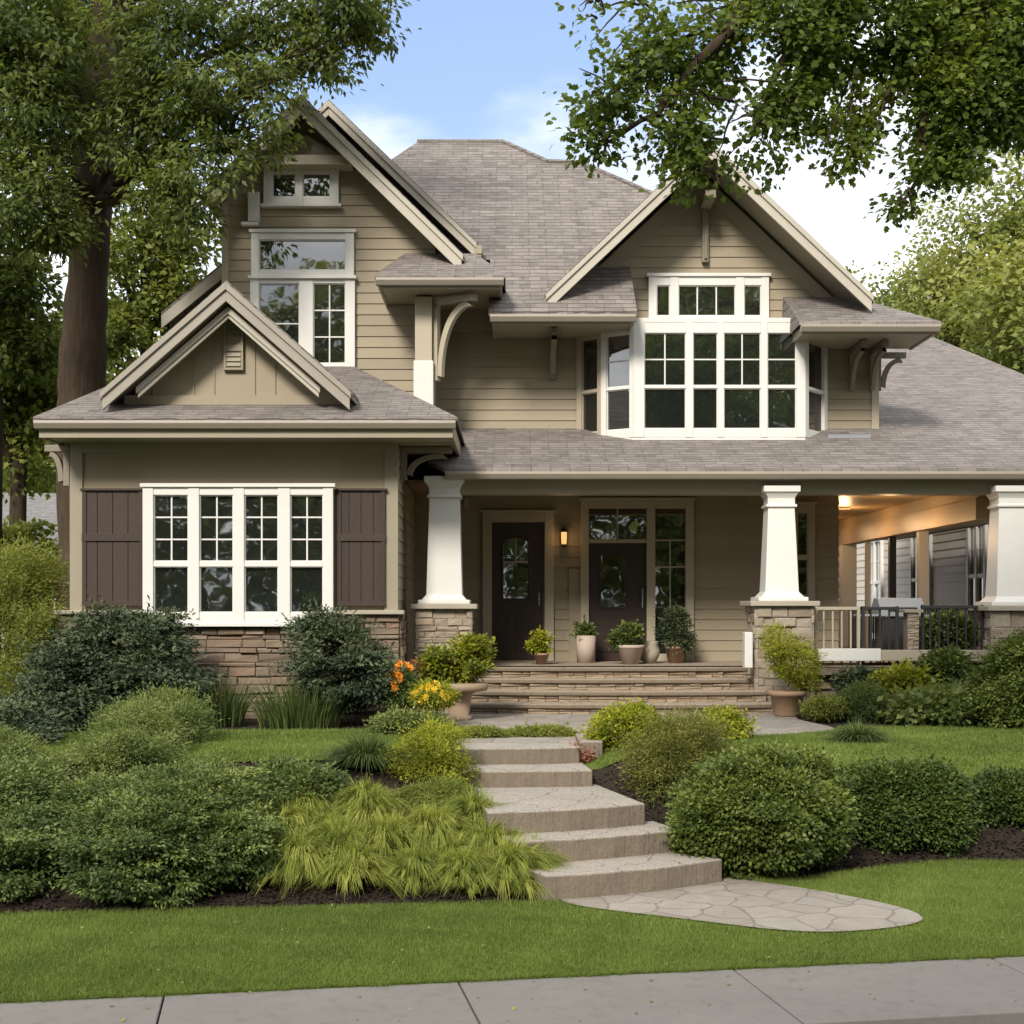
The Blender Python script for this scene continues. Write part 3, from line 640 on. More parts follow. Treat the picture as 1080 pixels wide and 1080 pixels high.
wpx(hp, TD, (279, 358, 177, 217), [(288, 312.5, [(184, 209, 1, 1)]), (320, 349, [(184, 209, 1, 1)])], label='small two-pane white window high in the left gable')
wpx(hp, TD, (265, 375, 294, 395), [(274, 316.5, [(300, 384, 1, 2)]), (331, 365, [(300, 384, 2, 3)])], label='tall white window with transom in the left gable', sill=False)
wpx(hp, TD, (266, 374, 247, 292.5), [(274, 365, [(254, 286, 1, 1)])], label='wide transom light above the tall gable window', name='transom_window')
b = MB(); b.fbox(F0(TD), X(263, TD), X(275, TD), .03, .14, Z(236, TD), Z(205, TD)); b.fbox(F0(TD), X(256, TD), X(274, TD), .03, .16, Z(240, TD), Z(236.5, TD)); b.build('corbel', M['white'], hp, bevel=.01)
# skirt roof left of the tall gable
b = MB(); y0, y1 = 22.3, 26
b.prism([(-4.35, y0, 5.55), (-5.5, y0, 4.62), (-5.5, y1, 4.62), (-4.35, y1, 5.55)], (0, 0, -.05), .5); b.build('roof', M['roof'], hp)
b = MB(); b.prism([(-4.36, y0, 5.49), (-5.49, y0, 4.56), (-5.49, y0, 4.36), (-4.36, y0, 5.29)], (0, -.04, 0)); b.build('rake_board', M['rake'], hp)
b = MB(); wall(b, F0(22.6), [(-5.2, 2.9), (-4.38, 2.9), (-4.38, 5.2), (-5.2, 4.55)]); b.build('wall', M['siding'], hp)
# --- recessed upper wall and right gable wall
RD = 22.0; rxc, rz, rs = 2.9, 6.88, .95; rr = X(925, RD); rl = -1.2
zb = 2.55
b = MB(); wall(b, F0(RD), [(rl, zb), (rr, zb), (rr, 4.25), (rl, 4.25)])
pk2 = rz-.14; hw = (pk2-4.25)/rs
wall(b, F0(RD), [(rxc-hw, 4.252), (rxc+hw, 4.252), (rxc, pk2)]); b.build('wall', M['siding'], hp)
b = MB(); wall(b, Fr(rr, RD, 90), [(0, 2.5), (6, 2.5), (6, 4.3), (0, 4.3)], backing=.01); b.box(rxc-hw, rr-.02, 22.2, 28, 2.6, 4.2); b.build('wall', M['siding'], hp)
b = MB(); b.fbox(F0(RD), rr-.09, rr+.02, .024, .04, 2.7, 4.2); b.build('corner_board', M['trim'], hp)
gable_roof(hp, rxc, rz, 2.38, 2.40, rs, 20.98, 26.4); rakes(hp, rxc, rz-.02, 2.38, 2.40, rs, 21.0, .17)
b = MB()      # inner frieze boards under the soffit
for sg in (-1, 1): b.prism([(rxc, RD-.002, pk2-.02), (rxc+sg*hw, RD-.002, 4.25-.02), (rxc+sg*(hw-.28), RD-.002, 4.25), (rxc, RD-.002, pk2-.30)], (0, -.035, 0))
b.build('frieze_board', M['soffit'], hp)
b = MB(); fr = F0(RD); u = X(743, RD); b.fbox(fr, u-.05, u+.05, .03, .12, Z(278, RD), Z(215, RD)); b.fbox(fr, u-.08, u+.08, .03, .7, Z(222, RD), Z(214, RD)); b.fbox(fr, u-.02, u+.02, .121, .16, Z(275, RD), Z(250, RD)); b.build('gable_bracket', M['bracket'], hp, bevel=.006)
q = (302, 334)
wpx(hp, RD, (683.5, 810, 293, 338), [(692, 706, [q+(1, 1)]), (715, 775, [q+(3, 1)]), (784, 802, [q+(1, 1)])], label='low white window of three lights high in the right gable')
# bay
BD = 21.3; bu = [(X(608, 22.0), 21.97), (X(634, 21.6), 21.6), (X(668, BD), BD), (X(849, BD), BD), (X(872, 22.0), 21.97)]
zt, zbb = Z(340, BD), Z(462, BD)-.05
b = MB(); b.prism([(x, y, zbb) for x, y in bu], (0, 0, .06), .3); b.prism([(x, y, zt) for x, y in bu], (0, 0, .07), .3)
inner = [(bu[0][0]+.04, 21.975), (bu[1][0]+.06, 21.66), (bu[2][0]+.03, BD+.06), (bu[3][0]-.03, BD+.06), (bu[4][0]-.04, 21.975)]
bay = b.build('bay', M['white'], hp, bevel=.006, label='white angled bay under the right gable')
b = MB(); b.prism([(x, y, zbb+.06) for x, y in inner], (0, 0, zt-zbb-.06), .3); b.build('bay_core', M['door'], bay)
def bayside(p, q, z0, z1, cols, label, mt='white'):
    L_ = math.dist(p, q); ang = math.degrees(math.atan2(q[1]-p[1], q[0]-p[0])); fr = Fr(p[0], p[1], ang)
    window(hp, fr, (0, L_, z0, z1), [(a*L_, c*L_, ps) for a, c, ps in cols], w=-.05, deep=.06, sill=False, label=label, mt=mt)
zz = lambda p: Z(p, BD)
up_, lo_ = (zz(406.5), zz(351)), (zz(452), zz(409.5))
fw = X(849, BD)-X(668, BD); fx = lambda p: (X(p, BD)-X(668, BD))/fw
bayside(bu[2], bu[3], zbb+.062, zt-.002, [(fx(679.5), fx(723.5), [up_+(2, 2), lo_+(1, 1)]), (fx(731), fx(757), [up_+(1, 2), lo_+(1, 1)]), (fx(763.5), fx(802.5), [up_+(2, 2), lo_+(1, 1)]), (fx(809.5), fx(840), [up_+(1, 2), lo_+(1, 1)])], 'front face of the bay, four tall double-hung lights')
bayside(bu[1], bu[2], zbb+.062, zt-.05, [(.16, .88, [up_+(1, 2), lo_+(1, 1)])], 'narrow angled bay light left of the front face')
bayside(bu[0], bu[1], zbb+.062, zt-.05, [(.2, .85, [up_+(1, 1), lo_+(1, 1)])], 'leftmost narrow bay light against the siding', 'trim')
bayside(bu[3], bu[4], zbb+.062, zt-.05, [(.15, .85, [up_+(1, 1), lo_+(1, 1)])], 'narrow angled bay light right of the front face')
# --- pent roofs
def pent(x0, x1, xt0, xt1, y, z, yt, zt2, back, label=None, left=True, right=True, h=.2):
    b = MB(); b.prism([(x0, y, z), (x1, y, z), (xt1, yt, zt2), (xt0, yt, zt2)], th, .5)
    if x1 > xt1: b.prism([(x1, y, z), (x1, yt, z), (xt1, yt, zt2)], th, .5)
    if x0 < xt0: b.prism([(x0, yt, z), (x0, y, z), (xt0, yt, zt2)], th, .5)
    b.build('roof', M['roof'], hp, label=label); eave(hp, x0, x1, y, z, back, left, right, h)
pent(X(395, 20.3), X(533, 20.3), -1.62, -.55, 20.3, 4.74, TD-.01, 5.34, TD-.03, 'small hipped shingle roof right of the left gable', h=.19)
pent(X(843, 20.6), X(993, 20.6), X(845, 20.6), 5.25, 20.6, Z(339, 20.6), RD-.01, Z(339, 20.6)+.66, RD-.03, 'small pent roof right of the bay', h=.17)
b = MB(); b.box(-1.5, -.35, 21.52, 21.98, 4.6, 5.2); b.build('wall', M['siding'], hp)
for fr_, u, z in ((F0(RD), X(897, RD), 3.98), (F0(RD), X(922, RD)-.05, 3.98)): bracket(hp, fr_, u, z-.02, .9, .62, .075)
bracket(hp, Fr(rr, RD+.2, 90), 0, 3.97, .5, .6, .075)
bracket(hp, F0(RD), X(583, RD), 4.13, .95, .62, .1)
bracket(hp, Fr(-1.17, 20.95, 60), 0, 4.52, .75, 1.2, .10, 'trim')
b = MB(); b.box(-1.42, -1.17, 20.8, 21.05, 3.0, 4.54); b.build('post', M['trim'], hp, bevel=.01)
b = MB(); b.box(-1.44, -1.15, 20.78, 21.07, 2.7, 3.60); b.build('post_base', M['white'], hp, bevel=.01)
b = MB(); b.box(X(870, 21.6), X(915, 21.6), 21.4, 21.9, 2.50, 2.595); b.build('flashing', M['steel'], hp)
# --- main roof
my, mz, msl = 20.7, 4.30, .75
def mp_(px, py):
    k = (HY-py)/F; t = (k*my-mz)/(msl-k); d = my+t; return (X(px, d), d, mz+msl*t)
top = [mp_(612, 172), mp_(578, 171), mp_(531, 150), mp_(440, 150)]
hipR = mp_(700, 210); poly = [(-.34, my, mz), (X(672, my), my, mz), (4.9, my+1.6, mz+msl*1.6), hipR]+top+[(-4.2, 21.8, mz+msl*1.1)]
poly = [(-.34, my, mz), (X(672, my), my, mz), (X(672, my), my+1.34, mz+msl*1.34), (5.1, my+1.34, mz+msl*1.34), hipR]+top+[(-4.2, my+1.6, mz+msl*1.6), (-.34, my+1.6, mz+msl*1.6)]
b = MB(); b.prism(poly, (0, 0, -.06), .5); b.build('roof', M['roof'], hp, label='large grey-brown shingled main roof')
b = MB()
bk = lambda p: (p[0], 2*27-p[1]+1.5, p[2]-.0)
rid = [(5.1, my+1.34, mz+msl*1.34), hipR]+top+[(-4.2, my+1.6, mz+msl*1.6)]
for p, q in zip(rid, rid[1:]):
    b.add([p, q, (q[0], 33, 4.4), (p[0], 33, 4.4)], [(3, 2, 1, 0)])
b.build('roof', M['roof'], hp)
b = MB()      # ridge caps
for p, q in zip(rid[1:], rid[2:-1]): b.tube([Vector(p)+Vector((0, 0, .01)), Vector(q)+Vector((0, 0, .01))], .045, 6)
b.build('ridge_cap', M['roof'], hp)
eave(hp, -.34, X(672, my), my, mz, RD-.03, True, True, .17)
b = MB(); wall(b, F0(RD), [(-1.1, 4.251), (1.2, 4.251), (1.2, 5.0), (-1.1, 5.0)]); b.build('wall', M['siding'], hp)
# --- porch roof and the broad right hand roof
py_, pz, ps = 19.8, 1.93, .38
def pp(x, y): return (x, y, pz+ps*(y-py_))
b = MB(); b.prism([pp(-.95, py_), pp(10.3, py_), pp(8.7, 29.4), pp(5.0, 29.4), pp(5.0, 22.02), pp(-1.2, 22.02), pp(-1.2, 20.2)], (0, 0, -.06), .5)
b.build('roof', M['roof'], hp, label='long porch roof rising into the broad right-hand roof')
b = MB(); a_ = pp(10.3, py_); c_ = pp(8.7, 29.4); b.prism([a_, (10.3, 39, a_[2]), c_], (0, 0, -.06), .5)
b.prism([(5.0, 29.4, c_[2]), c_, (10.3, 39, a_[2]), (5.0, 39, a_[2])], (0, 0, -.06), .5); b.build('roof', M['roof'], hp)
eave(hp, -.95, 10.3, py_, pz, 20.1, False, True, .16, yr=38)
b = MB(); b.box(-.88, 10.0, 20.08, 20.42, Z(521, 20.1), 1.80); b.build('porch_beam', M['fascia'], hp, bevel=.006)
b = MB(); b.box(-1.5, 10.1, 20.43, 38, 1.78, 1.82); b.build('porch_ceiling', M['ceil'], hp)
b = MB(); b.box(6.72, 6.98, 20.6, 36, 1.26, 1.58); b.box(6.76, 6.94, 20.6, 36, 1.58, 1.779); b.build('side_beam', M['ceil'], hp, bevel=.006)
# recessed ceiling lamp
c = (5.42, 22.4, 1.775); b = MB(); b.lathe((c[0], c[1], c[2]-.02), [(.11, .015), (.11, 0), (.08, 0)], 20); lamp = b.build('ceiling_lamp', M['white'], hp)
b = MB(); b.lathe((c[0], c[1], c[2]-.026), [(.075, .005), (.075, 0)], 20); b.build('lamp_glass', M['glow'], lamp)
for cx_, cy_ in ((5.95, 25.5), (5.95, 28.5)):
    b = MB(); b.lathe((cx_, cy_, 1.755), [(.11, .015), (.11, 0), (.08, 0)], 20); l2 = b.build('ceiling_lamp', M['white'], hp)
    b = MB(); b.lathe((cx_, cy_, 1.749), [(.075, .005), (.075, 0)], 20); b.build('lamp_glass', M['glow'], l2)
def plight(name, loc, e, r=.07):
    l = bpy.data.lights.new(name, 'POINT'); l.energy = e; l.color = (1, .62, .30); l.shadow_soft_size = r
    o = bpy.data.objects.new(name, l); C.collection.objects.link(o); o.location = loc; return o
plight('ceiling_light', (6.0, 22.6, 1.15), 11); plight('ceiling_light', (5.95, 25.5, 1.45), 12); plight('ceiling_light', (5.95, 28.5, 1.45), 8)
# --- ground floor wall behind the porch
DD = 22.5; dz = -.86; cr_ = X(884, DD)
b = MB(); wall(b, F0(DD), [(-1.54, dz), (cr_, dz), (cr_, 2.5), (-1.54, 2.5)]); b.build('wall', M['siding'], hp)
b = MB(); wall(b, Fr(cr_, DD, 90), [(0.01, dz), (13, dz), (13, 1.79), (0.01, 1.79)], backing=.1); b.build('wall', M['siding'], hp)
b = MB(); b.fbox(F0(DD), X(600, DD), X(612, DD), .024, .05, dz, Z(600, DD)); b.build('corner_board', M['siding'], hp)
fr = F0(DD)
def casing(u0, u1, z0, z1, t, m='trim'):
    b = MB(); b.fbox(fr, u0, u0+t, .026, .08, z0, z1); b.fbox(fr, u1-t, u1, .026, .08, z0, z1); b.fbox(fr, u0+t, u1-t, .026, .078, z1-t, z1); b.fbox(fr, u0-.03, u1+.03, .026, .10, z1+.001, z1+.04)
    return b.build('door_casing', M[m], hp, bevel=.005)
casing(X(509, DD), X(584, DD), dz+.005, Z(541, DD), .145)
# front door with arched light
u0, u1, z0, z1 = X(518, DD)+.015, X(574, DD)-.015, dz+.03, Z(552, DD)
b = MB(); b.fbox(fr, u0, u1, .026, .045, z0, z1, .5)
ga, gb, gz0, gz1 = X(530, DD), X(558, DD), Z(632, DD), Z(567, DD); gm = (ga+gb)/2; rr_ = (gb-ga)/2
arch = [(gb, gz0)]+[(gm+rr_*math.cos(math.radians(a)), gz1-rr_*.45+rr_*.45*math.sin(math.radians(a))) for a in range(0, 181, 15)]+[(ga, gz0)]
for i in range(len(arch)):
    p, q = arch[i], arch[(i+1) % len(arch)]; b.tube([fr(p[0], .052, p[1]), fr(q[0], .052, q[1])], .018, 6, .8)
for a, c_, e, f in ((u0+.08, gm-.03, z0+.15, gz0-.12), (gm+.03, u1-.08, z0+.15, gz0-.12)):
    b.fbox(fr, a, c_, .046, .054, e, f, .1); b.fbox(fr, a+.05, c_-.05, .0545, .064, e+.05, f-.05, .7)
door1 = b.build('door', M['door'], hp, bevel=.003, label='dark brown front door with arched glass light')
b = MB(); b.prism([fr(x, .0465, z) for x, z in arch], Vector(fr(0, .004, 0))-Vector(fr(0, 0, 0))); b.build('glass_pane', M['glass'], door1)
b = MB(); b.fbox(fr, ga, gb, .051, .06, Z(593, DD)-.01, Z(593, DD)+.01); b.fbox(fr, gm-.008, gm+.008, .052, .058, Z(593, DD)-.005, gz1); b.build('glazing_bars', M['trim'], door1)
b = MB(); b.tube([fr(u1-.07, .05, z0+.95), fr(u1-.07, .10, z0+.95)], .02, 8); b.tube([fr(u1-.07, .09, z0+.85), fr(u1-.07, .09, z0+1.05)], .012, 8); b.build('handle', M['steel'], door1)
# second entry: frame, transom, door, side light
b = MB(); t = .13; a0, a1, zt_ = X(612, DD), X(731, DD), Z(528, DD); am0, am1 = X(681.5, DD), X(690.5, DD)
b.fbox(fr, a0, a0+t, .026, .10, dz+.005, zt_); b.fbox(fr, a1-t, a1, .026, .10, dz+.005, zt_); b.fbox(fr, am0, am1, .026, .098, dz+.005, zt_-t)
b.fbox(fr, a0+t, a1-t, .026, .096, zt_-t, zt_); b.fbox(fr, a0+t, am0, .026, .085, Z(573, DD), Z(569, DD)); b.fbox(fr, am1, a1-t, .026, .09, dz+.005, dz+.12)
b.fbox(fr, a0-.03, a1+.03, .026, .12, zt_+.001, zt_+.04); en = b.build('door_casing', M['trim'], hp, bevel=.005, label='tall cream frame round the double entry')
b = MB(); b.fbox(fr, a0+t, am0, .026, .034, Z(569, DD), zt_-t); b.build('glass_pane', M['glass'], en)
b = MB(); b.fbox(fr, am1, a1-t, .026, .034, dz+.12, zt_-t); b.build('glass_pane', M['glass'], en)
b = MB(); m_ = (a0+t+am0)/2; b.fbox(fr, m_-.012, m_+.012, .035, .05, Z(569, DD), zt_-t)
for z_ in (570, 598): b.fbox(fr, am1, a1-t, .035, .052, Z(z_, DD)-.012, Z(z_, DD)+.012)
m_ = (am1+a1-t)/2; b.fbox(fr, m_-.01, m_+.01, .035, .05, dz+.12, Z(570, DD)-.012); b.build('glazing_bars', M['trim'], en)
b = MB(); u0, u1, z1 = a0+t+.005, am0-.005, Z(573.5, DD); b.fbox(fr, u0, u1, .026, .04, dz+.01, z1, .5)
g0, g1, g2, g3 = X(634, DD), X(659, DD), Z(640, DD), Z(586, DD)
for a, c_, e, f in ((g0-.03, g0, g2, g3), (g1, g1+.03, g2, g3), (g0-.03, g1+.03, g2-.03, g2), (g0-.03, g1+.03, g3, g3+.03), (u0+.1, u1-.1, dz+.15, g2-.2)): b.fbox(fr, a, c_, .041, .056, e, f)
door2 = b.build('door', M['door'], hp, bevel=.003, label='dark door with tall glass beside the side light')
b = MB(); b.fbox(fr, g0, g1, .041, .046, g2, g3); b.build('glass_pane', M['glass'], door2)
b = MB(); b.tube([fr(u1-.06, .05, dz+1.0), fr(u1-.06, .09, dz+1.0)], .018, 8); b.tube([fr(u1-.06, .085, dz+.85), fr(u1-.06, .085, dz+1.15)], .012, 8); b.build('handle', M['steel'], door2)
# wall lamp
b = MB(); lx, lz = X(594.5, DD), Z(567, DD); b.fbox(fr, lx-.04, lx+.04, .026, .05, lz-.12, lz+.14); b.tube([fr(lx, .05, lz+.14), fr(lx, .13, lz+.17), fr(lx, .13, lz+.10)], .01, 6)
b.lathe(fr(lx, .13, lz+.09), [(.05, 0), (.065, -.01), (.02, .05)], 10); b.lathe(fr(lx, .13, lz-.13), [(.04, .02), (.045, 0), (.015, -.03)], 10); wlp = b.build('wall_lamp', M['metal'], hp)
b = MB(); b.lathe(fr(lx, .13, lz-.11), [(.038, 0), (.045, .1), (.045, .19)], 12); b.build('lamp_shade', M['glow'], wlp); plight('wall_light', (lx, DD-.22, lz), .5, .04)
b = MB(); u = X(492, DD); b.fbox(fr, u-.03, u+.03, .026, .06, Z(535, DD), Z(526, DD)); b.build('door_chime', M['trim'], hp)
window(hp, fr, (X(835, DD), X(858, DD), Z(634, DD), Z(533, DD)), [(X(840, DD), X(851, DD), [(Z(628, DD), Z(590, DD), 1, 1), (Z(586, DD), Z(541, DD), 1, 1)])], mt='trim', label='narrow window behind the middle porch column')
# --- deck, porch steps, foundation
b = MB(); b.box(-1.5, 3.45, 20.32, 22.5, dz-.14, dz); b.box(3.45, 10.0, 20.05, 38, dz-.10, dz-.001); b.build('porch_floor', M['tread'], hp)
rh = (1.46-.86)/4
for i in range(4):
    zt3 = -1.46+rh*(i+1); yf = 19.2+i*.36; t = MB(); bow = .12
    n = 10; xa, xb = -.62+i*.03, 3.55-i*.05
    pts = [(xa+(xb-xa)*k/n, yf-bow*4*(k/n)*(1-k/n)) for k in range(n+1)]+[(xb, yf+.42), (xa, yf+.42)]
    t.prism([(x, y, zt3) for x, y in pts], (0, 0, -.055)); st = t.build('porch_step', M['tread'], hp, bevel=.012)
    r = MB()
    for k in range(n):
        x0, x1 = pts[k][0], pts[k+1][0]; r.stones(Fr(x0, (pts[k][1]+pts[k+1][1])/2+.06, 0), 0, x1-x0+.002, zt3-rh-.01, zt3-.056, 0, .045, .06, .15, .4, .03)
    r.box(xa+.03, xb-.03, yf+.10, yf+.4, zt3-rh-.02, zt3-.056, .2); r.build('riser', M['riser'], st)
b = MB(); b.stones(F0(20.25), 4.15, 10, -1.5, dz-.10, 0, .08, .2, .15, .45, .06); b.box(4.1, 10, 20.25, 20.6, -1.5, dz-.101, .1); b.build('stone_base', M['ledge'], hp, label='stone foundation under the right end of the porch')
b = MB(); b.box(X(861, 20.05), X(927, 20.05), 19.93, 20.049, Z(697, 20), Z(684, 20)); b.build('deck_edge', M['white'], hp, bevel=.006, label='white painted edge board beside the middle pedestal')
b = MB(); b.box(X(927, 20.05)+.002, 9.9, 19.97, 20.048, Z(697, 20), Z(685.5, 20)); b.build('deck_edge', M['trim'], hp, bevel=.006)
b = MB(); b.box(3.20, 3.31, 19.55, 19.75, -.84, -.35); b.build('cheek_block', M['white'], hp, bevel=.01)
# --- columns
def column(x, y, ztop, zped, wt, wb, pw, zfoot, ped_mat, lab):
    b = MB(); q = math.sqrt(1)
    h = ztop-zped; sq = lambda prof: b.lathe((x, y, zped), prof, 4, True)
    prof = [(wb/2+.11, 0.001), (wb/2+.11, .055), (wb/2+.06, .06), (wb/2+.035, .09), (wb/2, .13), (wt/2, h-.30), (wt/2+.03, h-.295), (wt/2+.03, h-.26), (wt/2+.005, h-.255), (wt/2+.005, h-.17), (wt/2+.02, h-.14), (wt/2+.05, h-.09), (wt/2+.07, h-.085), (wt/2+.07, h-.002)]
    sq(prof); col = b.build('column', M['white'], hp, bevel=.006, label=lab)
    c = MB(); c.box(x-pw/2-.06, x+pw/2+.06, y-pw/2-.06, y+pw/2+.06, zped-.07, zped); c.build('pedestal_cap', M['cast'], hp, bevel=.01)
    p = MB(); hw_ = pw/2; core = .05
    p.box(x-hw_+core, x+hw_-core, y-hw_+core, y+hw_-core, zfoot, zped-.071, .1)
    for a, ox, oy in ((0, x-hw_, y-hw_+core), (90, x+hw_-core, y-hw_), (-90, x-hw_+core, y+hw_)):
        p.stones(Fr(ox, oy, a), 0, pw, zfoot, zped-.071, 0, .05 if ped_mat == 0 else .09, .11 if ped_mat == 0 else .2, .12, .35, .05)
    p.build('pedestal', M['pale_stone'], hp)
column(X(469, 20.0), 20.1, Z(503, 20.0), Z(637, 20.0), .42, .50, .80, -1.48, 0, 'left white tapered porch column beside the wing')
column(X(823, 20.0), 20.1, Z(513, 20.0), Z(634, 20.0), .37, .47, .84, -1.48, 1, 'middle white tapered porch column right of the steps')
column(X(1066, 20.0), 20.1, Z(513, 20.0), Z(639, 20.0), .39, .49, .74, -1.48, 1, 'right white tapered porch column at the porch corner')
# side porch posts
for px, w_, m_ in ((915, .09, 'white'), (941, .12, 'metal'), (973, .16, 'white'), (894, .3, 'white')):
    d = 6.85*F/(px-CX); b = MB(); b.box(6.85-w_/2, 6.85+w_/2, d-w_/2, d+w_/2, dz, 1.259); b.build('side_post', M[m_], hp, bevel=.006)
# railing
def rail(p0, p1, zt_, zb_, m_, sp=.115, name='railing'):
    b = MB(); L_ = math.dist(p0, p1); ang = math.degrees(math.atan2(p1[1]-p0[1], p1[0]-p0[0])); f = Fr(p0[0], p0[1], ang)
    b.fbox(f, 0, L_, -.03, .03, zt_-.045, zt_); b.fbox(f, 0, L_, -.02, .02, zb_, zb_+.04)
    b.fbox(f, -.0, .04, -.028, .028, zb_, zt_+.01); b.fbox(f, L_-.04, L_, -.028, .028, zb_, zt_+.01)
    o = b.build(name, M[m_], hp, bevel=.004); n = int(L_/sp)
    for i in range(1, n):
        u = L_*i/n; q = MB(); q.fbox(f, u-.012, u+.012, -.012, .012, zb_+.04, zt_-.045); q.build('baluster', M[m_], o)
    return o
zr_ = Z(640, 20.1)
rail((4.28, 20.12), (X(907, 20.1), 20.12), zr_, dz+.03, 'trim'); rail((X(909, 20.1), 20.12), (X(948, 20.1), 20.12), zr_, dz+.03, 'metal')
rail((X(972, 20.1), 20.12), (X(1038, 20.1), 20.12), zr_+.02, dz+.03, 'metal')
rail((6.85, 20.7), (6.85, 30), zr_, dz+.03, 'metal', .16)
b = MB(); xa, xb = X(956, 20.1), X(968, 20.1); b.stones(Fr(xa, 20.05, 0), 0, xb-xa, dz, -.08, 0, .05, .06, .08, .16, .02); b.box(xa+.01, xb-.01, 20.051, 20.3, dz, -.08, .2); b.box(xa-.05, xb+.05, 20.0, 20.34, -.079, -.04, .8)
b.build('rail_pier', M['pale_stone'], hp, label='narrow pale brick pier in the porch railing')

# ---------------------------------------------------------------- barbecue on the porch
gr = thing('barbecue_grill', 'dark barbecue with grey lid standing behind the porch railing', 'barbecue', (X(947, 21), 21, dz)); gx_, gy_ = X(947, 21), 21
b = MB()
for sx in (-1, 1):
    for sy in (-1, 1): b.tube([(gx_+sx*.26, gy_+sy*.18, dz), (gx_+sx*.26, gy_+sy*.18, dz+.7)], .018, 6)
b.box(gx_-.28, gx_+.28, gy_-.2, gy_+.2, dz+.12, dz+.15); b.box(gx_-.27, gx_+.27, gy_-.19, gy_+.19, dz+.18, dz+.7); b.build('stand', M['metal'], gr)
b = MB(); b.prism([(gx_-.33, gy_-.24, dz+.72), (gx_-.33, gy_-.22, dz+.88), (gx_-.33, gy_-.10, dz+.99), (gx_-.33, gy_+.12, dz+.99), (gx_-.33, gy_+.24, dz+.88), (gx_-.33, gy_+.24, dz+.72)][::-1], (.66, 0, 0)); lid = b.build('lid', M['steel'], gr, bevel=.01)
b = MB(); b.tube([(gx_-.2, gy_-.28, dz+.84), (gx_+.2, gy_-.28, dz+.84)], .014, 8); b.tube([(gx_-.2, gy_-.22, dz+.84), (gx_-.2, gy_-.28, dz+.84)], .01, 6); b.tube([(gx_+.2, gy_-.22, dz+.84), (gx_+.2, gy_-.28, dz+.84)], .01, 6); b.build('handle', M['metal'], lid)
b = MB(); b.box(gx_+.335, gx_+.62, gy_-.2, gy_+.2, dz+.72, dz+.75); b.box(gx_-.62, gx_-.335, gy_-.2, gy_+.2, dz+.72, dz+.75); b.build('side_shelf', M['steel'], gr, bevel=.005)

# ---------------------------------------------------------------- neighbour houses
nb = thing('neighbour_house', 'beige lap-sided neighbour house seen through the side porch', 'house', (12.5, 38, -1.46))
fr = Fr(10.6, 50, -90); b = MB(); wall(b, fr, [(0, -1.4), (19.4, -1.4), (19.4, 3.6), (0, 3.6)], exposure=.2); b.build('wall', M['grey_siding'], nb)
b = MB(); wall(b, Fr(10.6, 30.6, 0), [(0, -1.4), (7, -1.4), (7, 3.6), (0, 3.6)], exposure=.2); b.build('wall', M['grey_siding'], nb)
b = MB(); b.prism([(10.0, 30, 3.5), (18.2, 30, 3.5), (14.1, 30, 5.4)], (0, 21, 0)); b.build('roof', M['roof2'], nb)
for a, c_ in ((31.6, 32.9), (35.8, 37.6), (40.5, 42.2), (44, 45.6)):
    u0, u1 = 50-c_, 50-a; z0, z1 = -.9, 2.0; m_ = (z0+z1)/2+.15
    window(nb, fr, (u0, u1, z0, z1), [(u0+.13, (u0+u1)/2-.06, [(z0+.12, m_-.04, 1, 1), (m_+.04, z1-.12, 2, 2)]), ((u0+u1)/2+.06, u1-.13, [(z0+.12, m_-.04, 1, 1), (m_+.04, z1-.12, 2, 2)])])
b = MB(); b.fbox(fr, 19.25, 19.42, .024, .06, -1.4, 3.5); b.build('corner_board', M['white'], nb)
nb2 = thing('neighbour_house', 'distant house with grey shingle roof glimpsed between the left trees', 'house', (-14, 36, -1.46))
b = MB(); wall(b, F0(34.6), [(-17.5, -1.4), (-11.2, -1.4), (-11.2, 1.7), (-17.5, 1.7)]); b.build('wall', M['grey_siding'], nb2)
b = MB(); b.prism([(-18, 34, 1.6), (-10.7, 34, 1.6), (-10.9, 37.5, 3.0), (-17.5, 37.5, 3.0)], (0, 0, -.1)); b.build('roof', M['roof2'], nb2)
b = MB(); b.prism([(-10.9, 37.5, 3.0), (-17.5, 37.5, 3.0), (-18, 41, 1.6), (-10.7, 41, 1.6)][::-1], (0, 0, -.1)); b.build('roof', M['roof2'], nb2)
window(nb2, F0(34.6), (-13, -11.6, -.3, 1.2), [(-12.9, -12.35, [(-.2, 1.1, 1, 2)]), (-12.25, -11.7, [(-.2, 1.1, 1, 2)])])

# ---------------------------------------------------------------- trees
def limbs(parent, paths, m='bark', name='branch', label=None):
    b = MB()
    for pts, r0, r1 in paths:
        n = len(pts); 
        q = []
        for i in range(n-1):
            for k in range(3): q.append(Vector(pts[i]).lerp(Vector(pts[i+1]), k/3)+Vector([random.uniform(-1, 1)*min(.06, r0*.6) if (i or k) else 0 for _ in range(3)]))
        q.append(Vector(pts[-1])); b.tube(q, [r0+(r1-r0)*i/(len(q)-1) for i in range(len(q))], 7)
    return b.build(name, M[m], parent, smooth=True, label=label)
def pxblob(px, py, r, d, ky=1.0, kd=1.0): k = d/F; return (X(px, d), d, Z(py, d), r*k, r*k*kd, r*k*ky)
